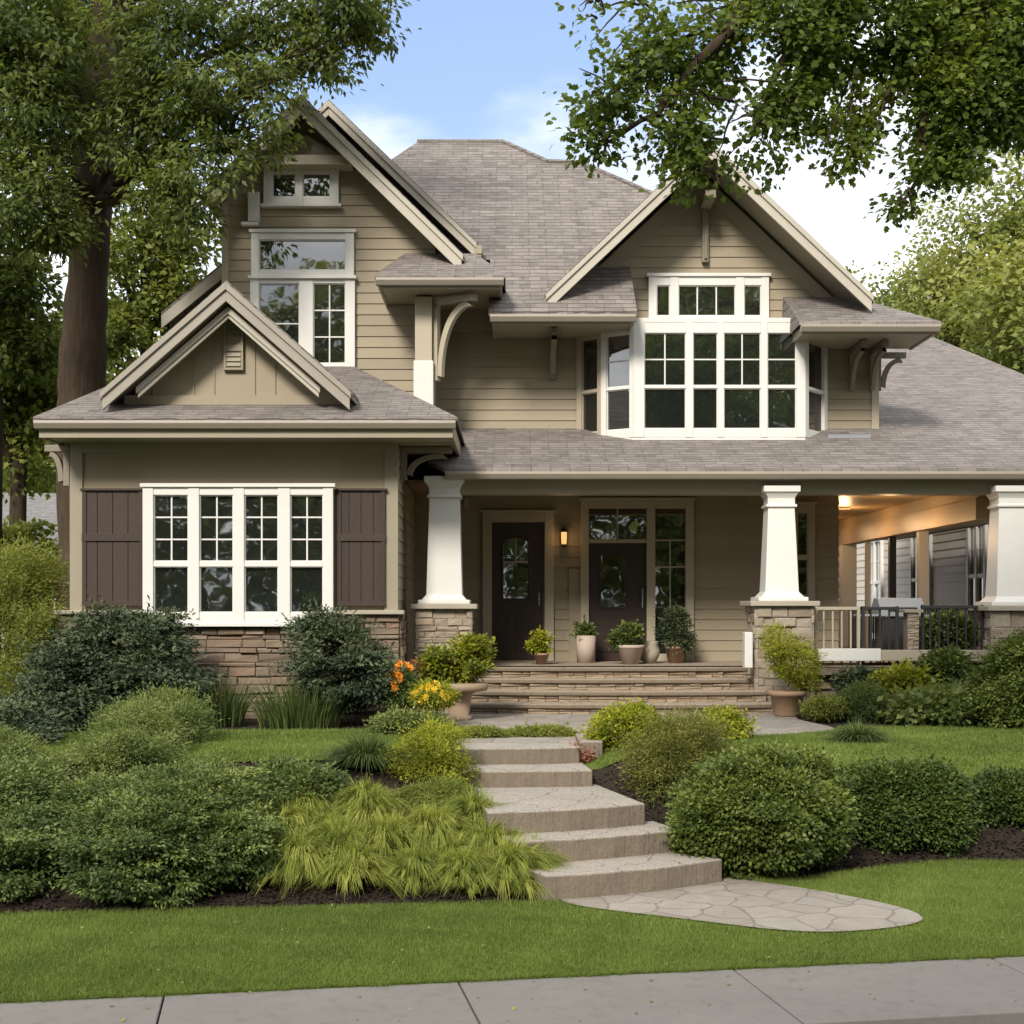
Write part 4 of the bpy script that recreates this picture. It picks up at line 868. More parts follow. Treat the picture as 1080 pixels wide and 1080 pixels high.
# large left tree
T = (-6.9, 23.0, -1.46)
t1 = thing('shade_tree', 'large dark tree with thick brown trunk rising left of the house', 'tree', T)
tp = [(T[0], T[1], -1.5), (-6.93, 23, .5), (-6.98, 23, 3.2), P(88, 370, 23), P(92, 300, 23), P(98, 220, 22.9), P(104, 130, 22.8), P(112, 40, 22.7), P(122, -60, 22.6), P(130, -160, 22.5)]
tr_ = [.50, .40, .37, .37, .32, .29, .28, .27, .22, .14]
b = MB(); q = []; rr2 = []
for i in range(len(tp)-1):
    for k in range(5): 
        t = k/5; q.append(Vector(tp[i]).lerp(Vector(tp[i+1]), t)); rr2.append((tr_[i]*(1-t)+tr_[i+1]*t)*(1+random.uniform(-.05, .05)))
b.tube(q, rr2, 18); b.build('trunk', M['bark'], t1, smooth=True)
LB = [(20, 40, 85, 21), (110, 40, 80, 24.2), (200, 30, 80, 20.5), (290, 20, 70, 20), (375, 5, 48, 19.7), (28, 130, 56, 20.6), (100, 110, 60, 24.2), (165, 120, 66, 21.0), (235, 95, 68, 20.0), (300, 80, 48, 19.7), (15, 215, 58, 20.3),
      (95, 185, 46, 24.4), (180, 195, 46, 20.4), (245, 160, 48, 19.9), (285, 130, 36, 19.7), (330, 60, 36, 19.6), (60, 245, 26, 20.4), (205, 225, 24, 20.2), (150, 225, 20, 20.8)]
LB = [pxblob(*a) for a in LB]
LT = [pxblob(60, -80, 130, 22.6), pxblob(240, -90, 120, 22.2), pxblob(-110, 60, 130, 22.5), pxblob(-100, 190, 80, 22), pxblob(130, -200, 130, 23.5), pxblob(370, -80, 70, 21)]
pa = []
for bl in LB+LT:
    st_ = Vector(min(tp[5:], key=lambda p: abs(p[2]-(bl[2]-1.2)))); en_ = Vector(bl[:3]); mid = st_.lerp(en_, .5)+Vector((0, 0, .35)); L_ = (en_-st_).length
    pa.append(([st_, st_.lerp(mid, .5), mid, en_], min(.14, .03+.022*L_), .018))
    for _ in range(5):
        e2 = en_+Vector([random.uniform(-1, 1)*bl[3+i]*.85 for i in range(3)]); s2 = mid.lerp(en_, random.uniform(.2, .9)); pa.append(([s2, s2.lerp(e2, .5)+Vector((0, 0, .1)), e2], .028, .006))
limbs(t1, pa)
p, dr, nr, ti, _ = crown(LB, 3700, 26, .125, 21, .15, -.12, .55, .5, .3, 2.2, .35)
p2, dr2, nr2, ti2, _ = crown(LT, 1100, 26, .30, 22, .3, -.4, .5, .5, .3, 1.0)
P_ = np.vstack([p, p2]); n_ = len(P_)
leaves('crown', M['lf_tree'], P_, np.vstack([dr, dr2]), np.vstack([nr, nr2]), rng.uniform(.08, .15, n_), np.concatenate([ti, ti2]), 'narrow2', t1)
# overhanging tree on the right: trunk stands outside the frame
t2 = thing('overhanging_tree', 'broad-leaved tree whose branches hang in from the upper right over the gable', 'tree', (8.6, 13, float(H(8.6, 13))))
b = MB(); b.tube([(8.6, 13, -1.9), (8.55, 13, 0), (8.4, 13, 3), (8.2, 12.9, 5.5), (7.6, 12.6, 8)], [.48, .36, .32, .28, .2], 16); b.build('trunk', M['bark'], t2, smooth=True)
RB = [(655, 25, 34, 11.3), (640, 100, 40, 11), (700, 70, 58, 11.2), (725, 140, 50, 11), (735, 185, 27, 11), (770, 50, 75, 11.4), (790, 130, 52, 11.2), (850, 40, 90, 11.5), (850, 125, 52, 11.3), (940, 40, 100, 11.7),
      (920, 130, 42, 11.4), (1000, 110, 55, 11.5), (1050, 40, 100, 11.8), (1060, 130, 52, 11.6), (985, 180, 30, 11.4), (950, 215, 18, 11.4), (630, 150, 18, 11), (895, 165, 18, 11.3), (625, 5, 16, 11.3), (1010, 165, 30, 11.4)]
RB = [pxblob(*a) for a in RB]; RT = [pxblob(760, -70, 90, 11.6), pxblob(920, -80, 120, 12), pxblob(1080, -60, 140, 12.4), pxblob(1190, 80, 120, 12.4), pxblob(1260, -60, 150, 12.8)]
hub = Vector((8.0, 12.8, 6.0)); pa = []
def lpx(pts): return [P(*a) for a in pts]
pa += [([hub, (5.5, 12.3, 6.6)]+lpx([(940, -60, 11.8), (890, 0, 11.5), (825, 60, 11.3), (790, 150, 11.1)]), .12, .012),
       ([hub, (5.0, 12.2, 6.9)]+lpx([(830, -80, 11.7), (780, 10, 11.3), (735, 75, 11.1), (690, 120, 11), (640, 150, 11)]), .10, .01),
       ([hub, (6.0, 12.4, 6.0)]+lpx([(1070, -20, 11.8), (1040, 10, 11.7), (985, 90, 11.5), (975, 170, 11.4), (948, 215, 11.4)]), .09, .01),
       ([hub]+lpx([(1180, 0, 12.2), (1080, 60, 11.7), (1040, 110, 11.6), (1010, 170, 11.4)]), .07, .01)]
for bl in RB:
    c_ = Vector(bl[:3])
    for _ in range(7):
        e2 = c_+Vector([random.uniform(-1, 1)*bl[3+i]*.9 for i in range(3)]); s2 = c_+Vector((bl[3]*random.uniform(.0, 1.1), random.uniform(-.1, .3), bl[5]*random.uniform(.0, 1.0))); pa.append(([s2, s2.lerp(e2, .5)+Vector((0, 0, .03)), e2], .013, .003))
limbs(t2, pa)
p, dr, nr, ti, _ = crown(RB, 3500, 13, .085, 31, .1, -.28, .35, .6, .35, 3.0, .32)
p2, dr2, nr2, ti2, _ = crown(RT, 700, 14, .16, 32, .2, -.5, .3, .6, .3, 1.5)
n_ = len(p)+len(p2)
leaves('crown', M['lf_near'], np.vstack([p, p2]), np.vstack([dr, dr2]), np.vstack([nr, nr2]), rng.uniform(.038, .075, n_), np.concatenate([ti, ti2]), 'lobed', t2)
# background trees
def bgtree(label, x, d, zc, R_, m, seed, n=380, nl=26, leaf=.2, extra=()):
    t = thing('background_tree', label, 'tree', (x, d, -1.46), 'trees standing behind the house')
    rl = np.random.default_rng(seed); bl = [(x, d, zc, R_*.7, R_*.7, R_*.8)]
    for _ in range(9): a = rl.uniform(0, 6.28); bl.append((x+math.cos(a)*R_*.6, d+math.sin(a)*R_*.5, zc+rl.uniform(-.7, .75)*R_, R_*.42, R_*.42, R_*.38))
    bl += list(extra)
    b = MB(); b.tube([(x, d, -1.5), (x+.1, d, zc-R_*.5), (x, d, zc+R_*.5)], [R_*.075+.06, R_*.055+.04, .04], 10); b.build('trunk', M['bark'], t, smooth=True)
    limbs(t, [([(x, d, zc-R_*.6), ((x+q_[0])/2, (d+q_[1])/2, (zc-R_*.3+q_[2])/2), q_[:3]], .03*R_, .02) for q_ in bl[1:]])
    p, dr, nr, ti, _ = crown(bl, int(n*1.3), nl, R_*.085, seed, .2, -.28, .2, .6, .4, 3/R_)
    leaves('crown', M[m], p, dr, nr, rng.uniform(leaf*.7, leaf*1.25, len(p)), ti, 'oval', t); return t
bgtree('sunny yellow-green tree behind the roof at far right', X(1075, 40), 40, Z(330, 40), 3.5, 'lf_gold', 41, 620, 24, .16)
bgtree('smaller sunny tree just right of the right gable', X(975, 43), 43, Z(355, 43), 2.9, 'lf_gold', 42, 460, 24, .16)
bgtree('tall sunny tree top rising at the right edge', X(1150, 36), 36, Z(290, 36), 3.6, 'lf_gold', 43, 600, 26, .2)
bgtree('mid-green tree directly behind the thick trunk, beside the left gable', X(150, 31), 31, Z(305, 31), 1.75, 'lf_bg', 44, 420, 26, .15, [(X(165, 31), 31, Z(385, 31), 1.1, 1, 1.3)])
bgtree('leafy tree left of the thick trunk, level with the eaves', X(15, 29), 29, Z(430, 29), 2.1, 'lf_bg', 45, 620, 26, .15, [(X(40, 29), 29, Z(370, 29), 1, 1, .9)])
bgtree('dark tree at the far left edge above the light shrub', X(-10, 26), 26, Z(310, 26), 1.7, 'lf_tree', 46, 420, 26, .14)
bgtree('low tree filling the gap left of the wing wall', X(15, 27), 27, Z(600, 27), 1.0, 'lf_bg', 47, 420, 26, .13)
bgtree('far green tree low between trunk and wing roof', X(135, 42), 42, Z(400, 42), 2.4, 'lf_bg', 48, 450, 26, .2)
bgtree('far tree beyond the distant grey roof', X(40, 48), 48, Z(520, 48), 4.2, 'lf_bg', 49, 700, 26, .26)
bgtree('tree beyond the neighbour house at far right', X(1290, 30), 30, Z(500, 30), 2.6, 'lf_bg', 50, 500, 26, .18)
bgtree('yellow-green tree seen at the back of the side porch', X(960, 56), 56, Z(560, 56), 4.0, 'lf_gold', 51, 500, 26, .25)
# street trees across the road, seen only as reflections in the windows
src = thing('street_tree', 'leafy street tree across the road, mirrored in the house windows', 'tree', (-27, -17, -2.6), 'street trees across the road')
b = MB(); b.tube([(-27, -17, -2.6), (-26.9, -17, 2), (-27, -17, 7)], [.4, .3, .1], 10); b.build('trunk', M['bark'], src, smooth=True)
bl = [(-27, -17, 5, 3.2, 2.6, 4.2), (-25.5, -17, 8.5, 2.4, 2, 2.6), (-28.6, -17, 8, 2.4, 2, 2.8), (-27, -17, 11, 2, 2, 2), (-25.2, -16.5, 2, 2.2, 2, 2.2), (-28.8, -16.5, 1.6, 2.2, 2, 2.2), (-27, -16, -1, 3, 1.5, 1.6)]
p, dr, nr, ti, _ = crown(bl, 640, 16, .42, 61, .3, -.35, .2, .6, .4, .8)
leaves('crown', M['lf_gold'], p, dr, nr, rng.uniform(.3, .5, len(p)), ti-.2, 'oval', src)
for i in range(1, 12):
    c_ = src.copy(); C.collection.objects.link(c_); c_.location = (-27+i*4.9+random.uniform(-.6, .6), -17+random.uniform(-2, 1), -2.6); c_.rotation_euler.z = random.uniform(0, 6); k = random.uniform(1.1, 1.4); c_.scale = (k, k, k)
    for ch in list(src.children): e = ch.copy(); C.collection.objects.link(e); e.parent = c_

# ---------------------------------------------------------------- shrubs and plants
def shrub(name, label, bl, m, n, nl, cr, leaf, shape='oval', seed=1, cat='shrub', group=None, gap=-.7, drop=.1, flat=.6, shell=.5, rag=.2, freq=4, stem=True, out=.6, parent=None, tint=0, shoots=None):
    cx = sum(q[0] for q in bl)/len(bl); cy = sum(q[1] for q in bl)/len(bl); gz_ = min(q[2]-q[5] for q in bl)
    root = parent or thing(name, label, cat, (cx, cy, gz_), group)
    n = int(n*1.35); nl = int(nl*1.15); leaf *= .74
    p, dr, nr, ti, c = crown(bl, n, nl, cr, seed, shell, gap, drop, flat, out, freq, rag, zmin=None if parent else (lambda x, y: H(x, y)+.02))
    rs_ = np.random.default_rng(seed+500); k = shoots if shoots is not None else min(90, max(6, len(c)//22))
    j = rs_.integers(len(c), size=k); B = np.array(bl); ce = B[:, :3].mean(0); o_ = c[j]-ce; o_ = unit(unit(o_)*np.array([1, 1, .6])+np.array([0, 0, .55])+rs_.normal(0, .25, (k, 3))); far = np.linalg.norm((c[j]-ce)/B[:, 3:6].max(0), axis=1) > .45
    j, o_ = j[far], o_[far]; ln = rs_.uniform(1.2, 3.2, len(j))*max(cr, .045)*1.3; m_ = 14
    t = np.tile((np.arange(m_)+1)/m_, len(j)); c2 = np.repeat(c[j], m_, 0)+np.repeat(o_*ln[:, None], m_, 0)*t[:, None]; si = rs_.normal(size=c2.shape)
    p = np.vstack([p, c2]); dr = np.vstack([dr, np.repeat(o_, m_, 0)*.9+si*.7]); nr = np.vstack([nr, rs_.normal(size=c2.shape)+np.array([0, 0, .7])]); ti = np.concatenate([ti, .62+rs_.normal(0, .15, len(c2))])
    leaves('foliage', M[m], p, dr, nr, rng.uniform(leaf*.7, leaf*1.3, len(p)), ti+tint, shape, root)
    if stem:
        r = np.random.default_rng(seed); pa = []
        for _ in range(14):
            q = bl[r.integers(len(bl))]; e = Vector((q[0]+r.uniform(-.6, .6)*q[3], q[1]+r.uniform(-.6, .6)*q[4], q[2]+r.uniform(-.2, .7)*q[5])); s = Vector((q[0]+r.uniform(-.15, .15)*q[3], q[1], q[2]-q[5]*.98)); pa.append(([s, s.lerp(e, .5)+Vector((0, 0, .04)), e], .014, .004))
        limbs(root, pa, 'stem', 'stems')
    return root
def S(px0, px1, py0, py1, d, depth=None, n=1):
    """ellipsoid blob filling a picture box at distance d"""
    k = d/F; rx = (px1-px0)/2*k; rz_ = (py1-py0)/2*k; return (X((px0+px1)/2, d), d, Z((py0+py1)/2, d), rx, depth or rx*.8, rz_)
# dark spreading conifer below the left shutter
shrub('spreading_yew', 'large dark layered evergreen under the left shutter', [S(60, 205, 655, 770, 17.6, .75), S(35, 120, 690, 785, 17.2, .6), S(120, 208, 680, 770, 17.3, .6), S(90, 190, 640, 720, 17.8, .6), S(10, 75, 730, 800, 16.6, .6)], 'lf_dark', 1900, 34, .095, .07, 'spray', 71, drop=.25, flat=.18, gap=-.35, rag=.36, freq=5, shoots=150, tint=.04)
shrub('dwarf_pine', 'dark blue-green rounded conifer under the right shutter', [S(312, 405, 655, 748, 17.9, .6), S(330, 415, 680, 745, 17.6, .5), S(305, 370, 648, 700, 18.0, .45)], 'lf_dark', 900, 34, .08, .065, 'spray', 72, drop=.2, flat=.2, gap=-.4, tint=.1, rag=.32, freq=5, shoots=80)
# loose light shrub in front of the yew
shrub('feathery_shrub', 'loose grey-green shrub in front of the large dark evergreen', [S(120, 215, 728, 800, 15.6, .5), S(95, 170, 745, 815, 15.2, .5), S(160, 215, 745, 790, 15.2, .4)], 'lf_mid', 620, 30, .075, .06, 'narrow', 73, gap=-.4, drop=-.1, rag=.35, tint=.12)
shrub('light_shrub', 'tall light-green shrub at the left edge beside the wing', [S(-60, 70, 600, 720, 19.2, .9), S(-30, 60, 570, 660, 19.6, .8), S(-80, 40, 690, 780, 18.4, .9), S(20, 72, 640, 700, 19.0, .5)], 'lf_bg', 1500, 30, .10, .08, 'narrow', 74, gap=-.4, rag=.38, tint=.2, shoots=160, drop=.0)
shrub('low_evergreen', 'dark low evergreen at the left edge below the light shrub', [S(-70, 60, 745, 860, 15.2, .8)], 'lf_dark', 700, 34, .08, .07, 'spray', 75, flat=.35, tint=.06)
# big foreground junipers
shrub('spreading_juniper', 'broad dark green juniper mound at the lower left corner', [S(-90, 90, 850, 950, 11.9, .8), S(-60, 70, 800, 900, 12.5, .8), S(-140, -20, 820, 950, 12, .8)], 'lf_jun', 2600, 40, .055, .055, 'narrow2', 76, flat=.3, rag=.28, gap=-.55, freq=4.5, shoots=120)
shrub('spreading_juniper', 'broad juniper mound left of the golden grass clumps', [S(60, 285, 840, 955, 11.85, .85), S(120, 290, 812, 920, 12.4, .8), S(40, 190, 818, 925, 12.5, .7), S(210, 300, 850, 945, 11.9, .6)], 'lf_jun', 4200, 40, .055, .055, 'narrow2', 77, flat=.3, rag=.28, gap=-.55, freq=4.5, shoots=220)
shrub('feathery_juniper', 'soft light green juniper behind the two dark mounds', [S(70, 190, 768, 850, 13.5, .5), S(160, 285, 806, 870, 13.3, .4), S(-60, 50, 770, 850, 13.8, .5), S(110, 190, 750, 810, 14.2, .35)], 'lf_mid', 1900, 34, .055, .055, 'narrow', 78, flat=.45, rag=.42, gap=-.35, tint=.2, shoots=160)
shrub('low_shrub', 'small dark shrub at the lawn edge left of the dark grass tuft', [S(285, 360, 812, 862, 13.0, .35), S(270, 330, 805, 850, 13.4, .35)], 'lf_mid', 600, 30, .06, .05, 'oval', 79, tint=-.1)
shrub('low_shrub', 'low fresh green plants between the golden grass and the dark tuft', [S(335, 430, 832, 868, 13.1, .3), S(420, 500, 826, 862, 13.2, .3)], 'lf_bg', 620, 28, .045, .05, 'narrow', 179, tint=.05, stem=False, cat='plant')
# strap-leaved tufts
def tuft(name, label, cx, cy, gz_, n, ln, wd, m, spread=.15, lean=.35, seed=1, group=None, cat='grass', droop=1.0):
    r = np.random.default_rng(seed); a = r.uniform(0, 2*math.pi, n); q = r.random(n)**.7
    base = np.stack([cx+np.cos(a)*q*spread, cy+np.sin(a)*q*spread, np.full(n, gz_)], 1)
    ld = np.stack([np.cos(a), np.sin(a)], 1)*(q*lean+r.random(n)*lean*.6)[:, None]+r.normal(0, .06, (n, 2))
    root = thing(name, label, cat, (cx, cy, gz_), group)
    blades('blades', M[m], base, ln*r.uniform(.45, 1.1, n), ld, np.full(n, wd), r.normal(.5, .22, n), 4, root, droop=droop); return root
zG = -1.47
tuft('iris_clump', 'upright iris-like clump against the stone base, left of the other', X(232, 17.6), 17.6, zG, 300, .74, .016, 'lf_tuft', .30, .30, 81, 'upright clumps against the stone base')
tuft('iris_clump', 'wide upright iris-like clump below the wide window, right of the other', X(315, 17.4), 17.4, zG, 560, .72, .016, 'lf_tuft', .50, .34, 82, 'upright clumps against the stone base')
tuft('grass_tuft', 'dark mounded grass tuft at the edge of the upper lawn', X(385, 13.9), 13.9, float(H(X(385, 13.9), 13.9)), 1800, .46, .010, 'lf_tuft', .2, .75, 83, droop=1.25)
tuft('grass_tuft', 'small dark grass tuft behind the clipped hedge', X(905, 15.4), 15.4, -1.47, 1300, .32, .010, 'lf_tuft', .18, .85, 84, droop=1.1)
# golden clumps: mounds of arching fine blades, one thing per mound
gm_ = [(312, 925, 11.6), (372, 932, 11.5), (436, 930, 11.55), (492, 940, 11.5), (540, 933, 11.62), (338, 893, 12.15), (405, 902, 11.95), (455, 890, 12.2), (515, 905, 12.0), (318, 875, 12.5), (380, 868, 12.6), (497, 872, 12.5), (298, 892, 12.2), (558, 928, 11.8), (352, 912, 11.8), (478, 915, 11.8), ]
for i, (px, py, d) in enumerate(gm_):
    r = np.random.default_rng(100+i); x, y = X(px, d), d+.25; n = 2000; gz_ = float(H(x, y)); a = r.uniform(0, 2*math.pi, n); q = np.sqrt(r.random(n)); k = r.uniform(.8, 1.25)
    rt = thing('golden_grass', 'chartreuse mound of arching fine grass in the drift left of the stone steps', 'grass', (x, y, gz_), 'golden grass mounds left of the steps')
    nf, nb_ = 300, 11; fa = r.uniform(0, 2*math.pi, nf); fq = np.sqrt(r.random(nf)); wd_ = r.uniform(-.6, 1.0); wind = np.array([math.sin(wd_), -math.cos(wd_)])*.35
    fb_ = np.stack([x+np.cos(fa)*fq*.25*k, y+np.sin(fa)*fq*.22*k, gz_+.20*k*(1-fq*fq)+r.uniform(-.02, .05, nf)], 1)
    fd = np.stack([np.cos(fa), np.sin(fa)], 1)*(.35+.55*fq)[:, None]+wind+r.normal(0, .28, (nf, 2)); fl_ = r.uniform(.11, .26, nf)*k; ft_ = r.normal(.68+.12*math.sin(i*2.1), .2, nf)-.3*(1-fq)*0
    n = nf*nb_; rep = lambda v: np.repeat(v, nb_, 0); base = rep(fb_)+r.normal(0, .012, (n, 3)); ld = rep(fd)+r.normal(0, .12, (n, 2))
    blades('blades', M['lf_chart'], base, rep(fl_)*r.uniform(.55, 1.1, n), ld, np.full(n, .0065), rep(ft_)+r.normal(0, .12, n), 5, rt, droop=1.2)
# shrubs by the steps
shrub('golden_shrub', 'bright yellow-green shrub left of the upper stone steps', [S(412, 500, 772, 840, 13.9, .38), S(430, 485, 762, 810, 14.1, .3)], 'lf_yel', 620, 26, .05, .05, 'narrow', 91, gap=-.6, drop=-.1, rag=.3)
shrub('low_flowering_plant', 'low pale-green plant in front of the orange flowers', [S(392, 450, 752, 778, 16.4, .3), S(430, 470, 756, 778, 16.2, .25)], 'lf_mid', 320, 24, .05, .05, 'oval', 92, tint=.25, stem=False)
shrub('edging_plant', 'strip of low bright green ground plants before the upper path', [S(462, 545, 768, 784, 15.9, .22), S(530, 618, 767, 783, 16.0, .2)], 'lf_bg', 700, 24, .022, .04, 'oval', 93, tint=.2, stem=False, cat='plant')
shrub('golden_shrub', 'yellow-green shrub right of the topmost stone step', [S(622, 690, 748, 812, 15.2, .32), S(640, 695, 744, 790, 15.4, .28)], 'lf_yel', 560, 24, .055, .055, 'oval', 94, gap=-.6, drop=-.1, tint=-.1)
shrub('feathery_shrub', 'olive and russet feathery shrub behind the big rounded bush', [S(660, 745, 758, 862, 14.0, .42), S(690, 768, 752, 830, 14.3, .38)], 'lf_olive', 760, 30, .06, .05, 'narrow', 95, gap=-.45, drop=-.1, rag=.3)
shrub('golden_shrub', 'small golden shrub between the feathery shrub and the upper path', [S(735, 785, 750, 792, 15.8, .3)], 'lf_yel', 260, 22, .05, .05, 'oval', 96, tint=-.1)
shrub('pink_groundcover', 'small pinkish plant at the right end of the upper steps', [S(602, 624, 788, 804, 14.9, .12)], 'petal_r', 60, 14, .03, .035, 'oval', 97, stem=False, cat='plant')
# big rounded bush and hedges
shrub('rounded_bush', 'large rounded green bush right of the stone steps', [S(718, 868, 800, 922, 12.8, .7), S(745, 885, 792, 890, 13.3, .6), S(715, 790, 835, 915, 12.6, .4), S(815, 890, 825, 908, 12.9, .45)], 'lf_box', 3000, 34, .05, .055, 'oval', 101, gap=-.62, rag=.24, freq=5, shell=.7, cat='bush')
shrub('clipped_hedge', 'dark clipped hedge right of the large rounded bush', [S(885, 965, 812, 905, 13.7, .5), S(940, 1020, 812, 905, 13.8, .5), S(880, 1015, 808, 850, 13.9, .45)], 'lf_hedge', 2100, 34, .05, .05, 'oval', 102, gap=-.9, rag=.10, shell=.7, cat='hedge', tint=.08)
shrub('clipped_hedge', 'dark clipped hedge running off the right edge of the picture', [S(1018, 1100, 815, 892, 14.1, .45), S(1080, 1170, 815, 892, 14.1, .45), S(1160, 1240, 812, 890, 14.1, .45)], 'lf_hedge', 1600, 34, .05, .05, 'oval', 103, gap=-.9, rag=.10, shell=.7, cat='hedge')
# bed in front of the right porch
shrub('pyramid_shrub', 'tall dense green shrub at the right edge before the corner column', [S(1032, 1130, 700, 778, 17.3, .6), S(1050, 1130, 670, 740, 17.4, .5)], 'lf_box', 1500, 32, .06, .06, 'oval', 104, gap=-.8, rag=.22, shell=.6)
shrub('low_shrub', 'low dark green shrub beside the right flower planter', [S(885, 945, 722, 764, 18.4, .4)], 'lf_mid', 420, 28, .055, .05, 'narrow', 105, tint=-.05)
shrub('low_shrub', 'tiny bright green shrub at the foot of the terracotta planter', [S(852, 888, 736, 758, 18.2, .22)], 'lf_bg', 200, 24, .045, .045, 'oval', 106, tint=.15)
shrub('leafy_perennial', 'broad-leaved pale green plants in the bed below the railing', [S(945, 1035, 735, 776, 17.8, .45), S(985, 1040, 728, 770, 18, .4)], 'lf_mid', 240, 16, .10, .13, 'oval', 107, tint=.22, stem=False, cat='plant')
shrub('yellow_leaf_shrub', 'yellow-leaved shrub against the stone foundation', [S(925, 985, 706, 745, 19.2, .3)], 'lf_yel', 190, 16, .07, .09, 'oval', 108, tint=-.12)
shrub('climbing_shrub', 'green shrub reaching up against the deck edge', [S(978, 1015, 686, 735, 19.5, .3)], 'lf_mid', 200, 20, .07, .09, 'oval', 109)
shrub('low_shrub', 'low dark plants at the foundation left of the yellow-leaved shrub', [S(885, 930, 708, 732, 19.5, .3)], 'lf_dark', 200, 20, .06, .07, 'oval', 110, tint=.1)
b = MB(); c_ = (X(1000, 20.6), 20.6, dz); rt = thing('porch_plant', 'leafy bush in a low pot behind the right porch railing', 'potted plant', c_)
b.lathe(c_, [(.15, 0), (.2, .22), (.22, .22), (.22, .26)], 16); b.build('pot', M['metal'], rt)
shrub('', '', [(c_[0], c_[1], dz+.48, .36, .28, .25)], 'lf_mid', 260, 20, .07, .08, 'oval', 111, parent=rt, tint=.15, stem=False)
# orange and yellow flowers
def flowers(name, label, bl, m, n, seed, green='lf_mid', size=.055, cat='flowers'):
    rt = shrub(name, label, bl, green, 200, 20, .05, .06, 'narrow', seed, cat=cat)
    r = np.random.default_rng(seed); B = np.array(bl); ci = r.integers(len(B), size=n); d = unit(r.normal(size=(n, 3))*np.array([1, .8, .8])+np.array([0, -.5, .5])); c = B[ci, :3]+d*B[ci, 3:6]*1.05
    k = 7; a = np.tile(np.arange(k)*2*math.pi/k, n); pos = np.repeat(c, k, 0); dr = np.stack([np.cos(a), -.25*np.ones_like(a), np.sin(a)], 1)+np.repeat(r.normal(0, .25, (n, 3)), k, 0)
    for i in range(n): q = slice(i*k, i*k+k); leaves('flower', M[m], pos[q], dr[q], np.tile([0, -1., .3], (k, 1)), np.full(k, size), r.random(k), 'oval', rt)
    return rt
flowers('orange_flowers', 'clump of orange daylilies between dark conifer and left planter', [S(408, 440, 700, 748, 17.6, .3)], 'petal_o', 16, 121)
flowers('yellow_flowers', 'low yellow-orange flowers in front of the left planter pedestal', [S(438, 475, 722, 745, 17.2, .25)], 'petal_y', 18, 122, 'lf_yel')
shrub('red_leaf_plant', 'dark red-leaved plant behind the orange daylilies', [S(425, 455, 700, 730, 18.2, .25)], 'petal_r', 120, 18, .05, .06, 'oval', 123, stem=False, cat='plant')

# ---------------------------------------------------------------- planters and pots
def pot(name, label, x, y, z, prof, m, bl, lm, n=200, nl=20, cr=.05, leaf=.06, shape='narrow', seed=1, square=False, tint=0, cat='potted plant'):
    if y > 21: bl = [(x+(q[0]-x)*.8, q[1], z+.22+(q[2]-z-.22)*.8, q[3]*.7, q[4]*.7, q[5]*.75) for q in bl]
    rt = thing(name, label, cat, (x, y, z)); b = MB(); b.lathe((x, y, z), prof, 4 if square else 24, square); b.build('pot', M[m], rt, bevel=.008 if square else 0, smooth=not square)
    shrub('', '', bl, lm, n, nl, cr, leaf, shape, seed, parent=rt, rag=.35, gap=-.45, tint=tint, drop=-.1)
    return rt
x, y = X(484, 18.2), 18.2
pot('urn_planter', 'cast stone pedestal planter with leafy shrub left of the porch steps', x, y, -1.45, [(.17, 0), (.17, .05), (.13, .07), (.17, .33), (.21, .36), (.36, .38), (.38, .42), (.38, .47), (.34, .48)], 'tan_pot', [(x-.02, y, -.72, .36, .3, .32), (x-.25, y, -.85, .25, .2, .18), (x+.15, y, -.6, .2, .2, .2)], 'lf_yel', 420, 22, .05, .07, 'oval', 131, tint=-.22)
x, y = X(830, 18.8), 18.8
pot('terracotta_planter', 'wide terracotta planter with golden shrub right of the porch steps', x, y, -1.45, [(.15, 0), (.17, .03), (.22, .28), (.25, .28), (.25, .34), (.2, .34)], 'terra', [(x+.08, y, -.72, .34, .3, .30), (x-.05, y, -.5, .22, .2, .22), (x+.22, y, -.95, .2, .18, .16)], 'lf_yel', 420, 22, .05, .06, 'narrow', 132)
flowers_t = None
x, y = X(571, 21.2), 21.2
pot('small_pot', 'small terracotta pot with yellow-green plant by the front door', x, y, dz, [(.07, 0), (.11, .14), (.12, .14), (.12, .17), (.1, .17)], 'terra', [(x, y, dz+.33, .16, .12, .17), (x-.1, y, dz+.28, .12, .1, .1)], 'lf_yel', 110, 16, .035, .06, 'oval', 133)
x, y = X(618, 21.9), 21.9
pot('clay_pot', 'pale clay cylinder pot at the left jamb of the double entry', x, y, dz, [(.14, 0), (.15, .42), (.13, .42)], 'pink', [(x, y, dz+.52, .12, .1, .12)], 'lf_mid', 60, 14, .04, .07, 'oval', 134)
x, y = X(665, 21.3), 21.3
pot('tapered_pot', 'tapered pink clay pot with trailing plant in front of the glass door', x, y, dz, [(.12, 0), (.19, .24), (.21, .25), (.21, .29), (.18, .29)], 'pink', [(x+.02, y, dz+.5, .22, .16, .2), (x+.12, y, dz+.42, .18, .14, .12), (x-.2, y, dz+.4, .14, .1, .12)], 'lf_mid', 150, 18, .045, .07, 'oval', 135, tint=.12)
x, y = X(685, 21.6), 21.6
rt = thing('glazed_vase', 'pale green glazed vase between two clay pots on the porch', 'vase', (x, y, dz)); b = MB(); b.lathe((x, y, dz), [(.09, 0), (.15, .12), (.16, .2), (.12, .3), (.14, .34), (.11, .33)], 20); b.build('body', M['cast'], rt, smooth=True)
x, y = X(712, 21.7), 21.7
pot('fern_pot', 'terracotta pot with tall dark leafy plant before the side light', x, y, dz, [(.1, 0), (.15, .22), (.16, .22), (.16, .26), (.14, .26)], 'terra', [(x, y, dz+.62, .24, .18, .32), (x+.1, y, dz+.4, .2, .16, .2)], 'lf_dark', 260, 22, .06, .08, 'narrow', 136, tint=.12)

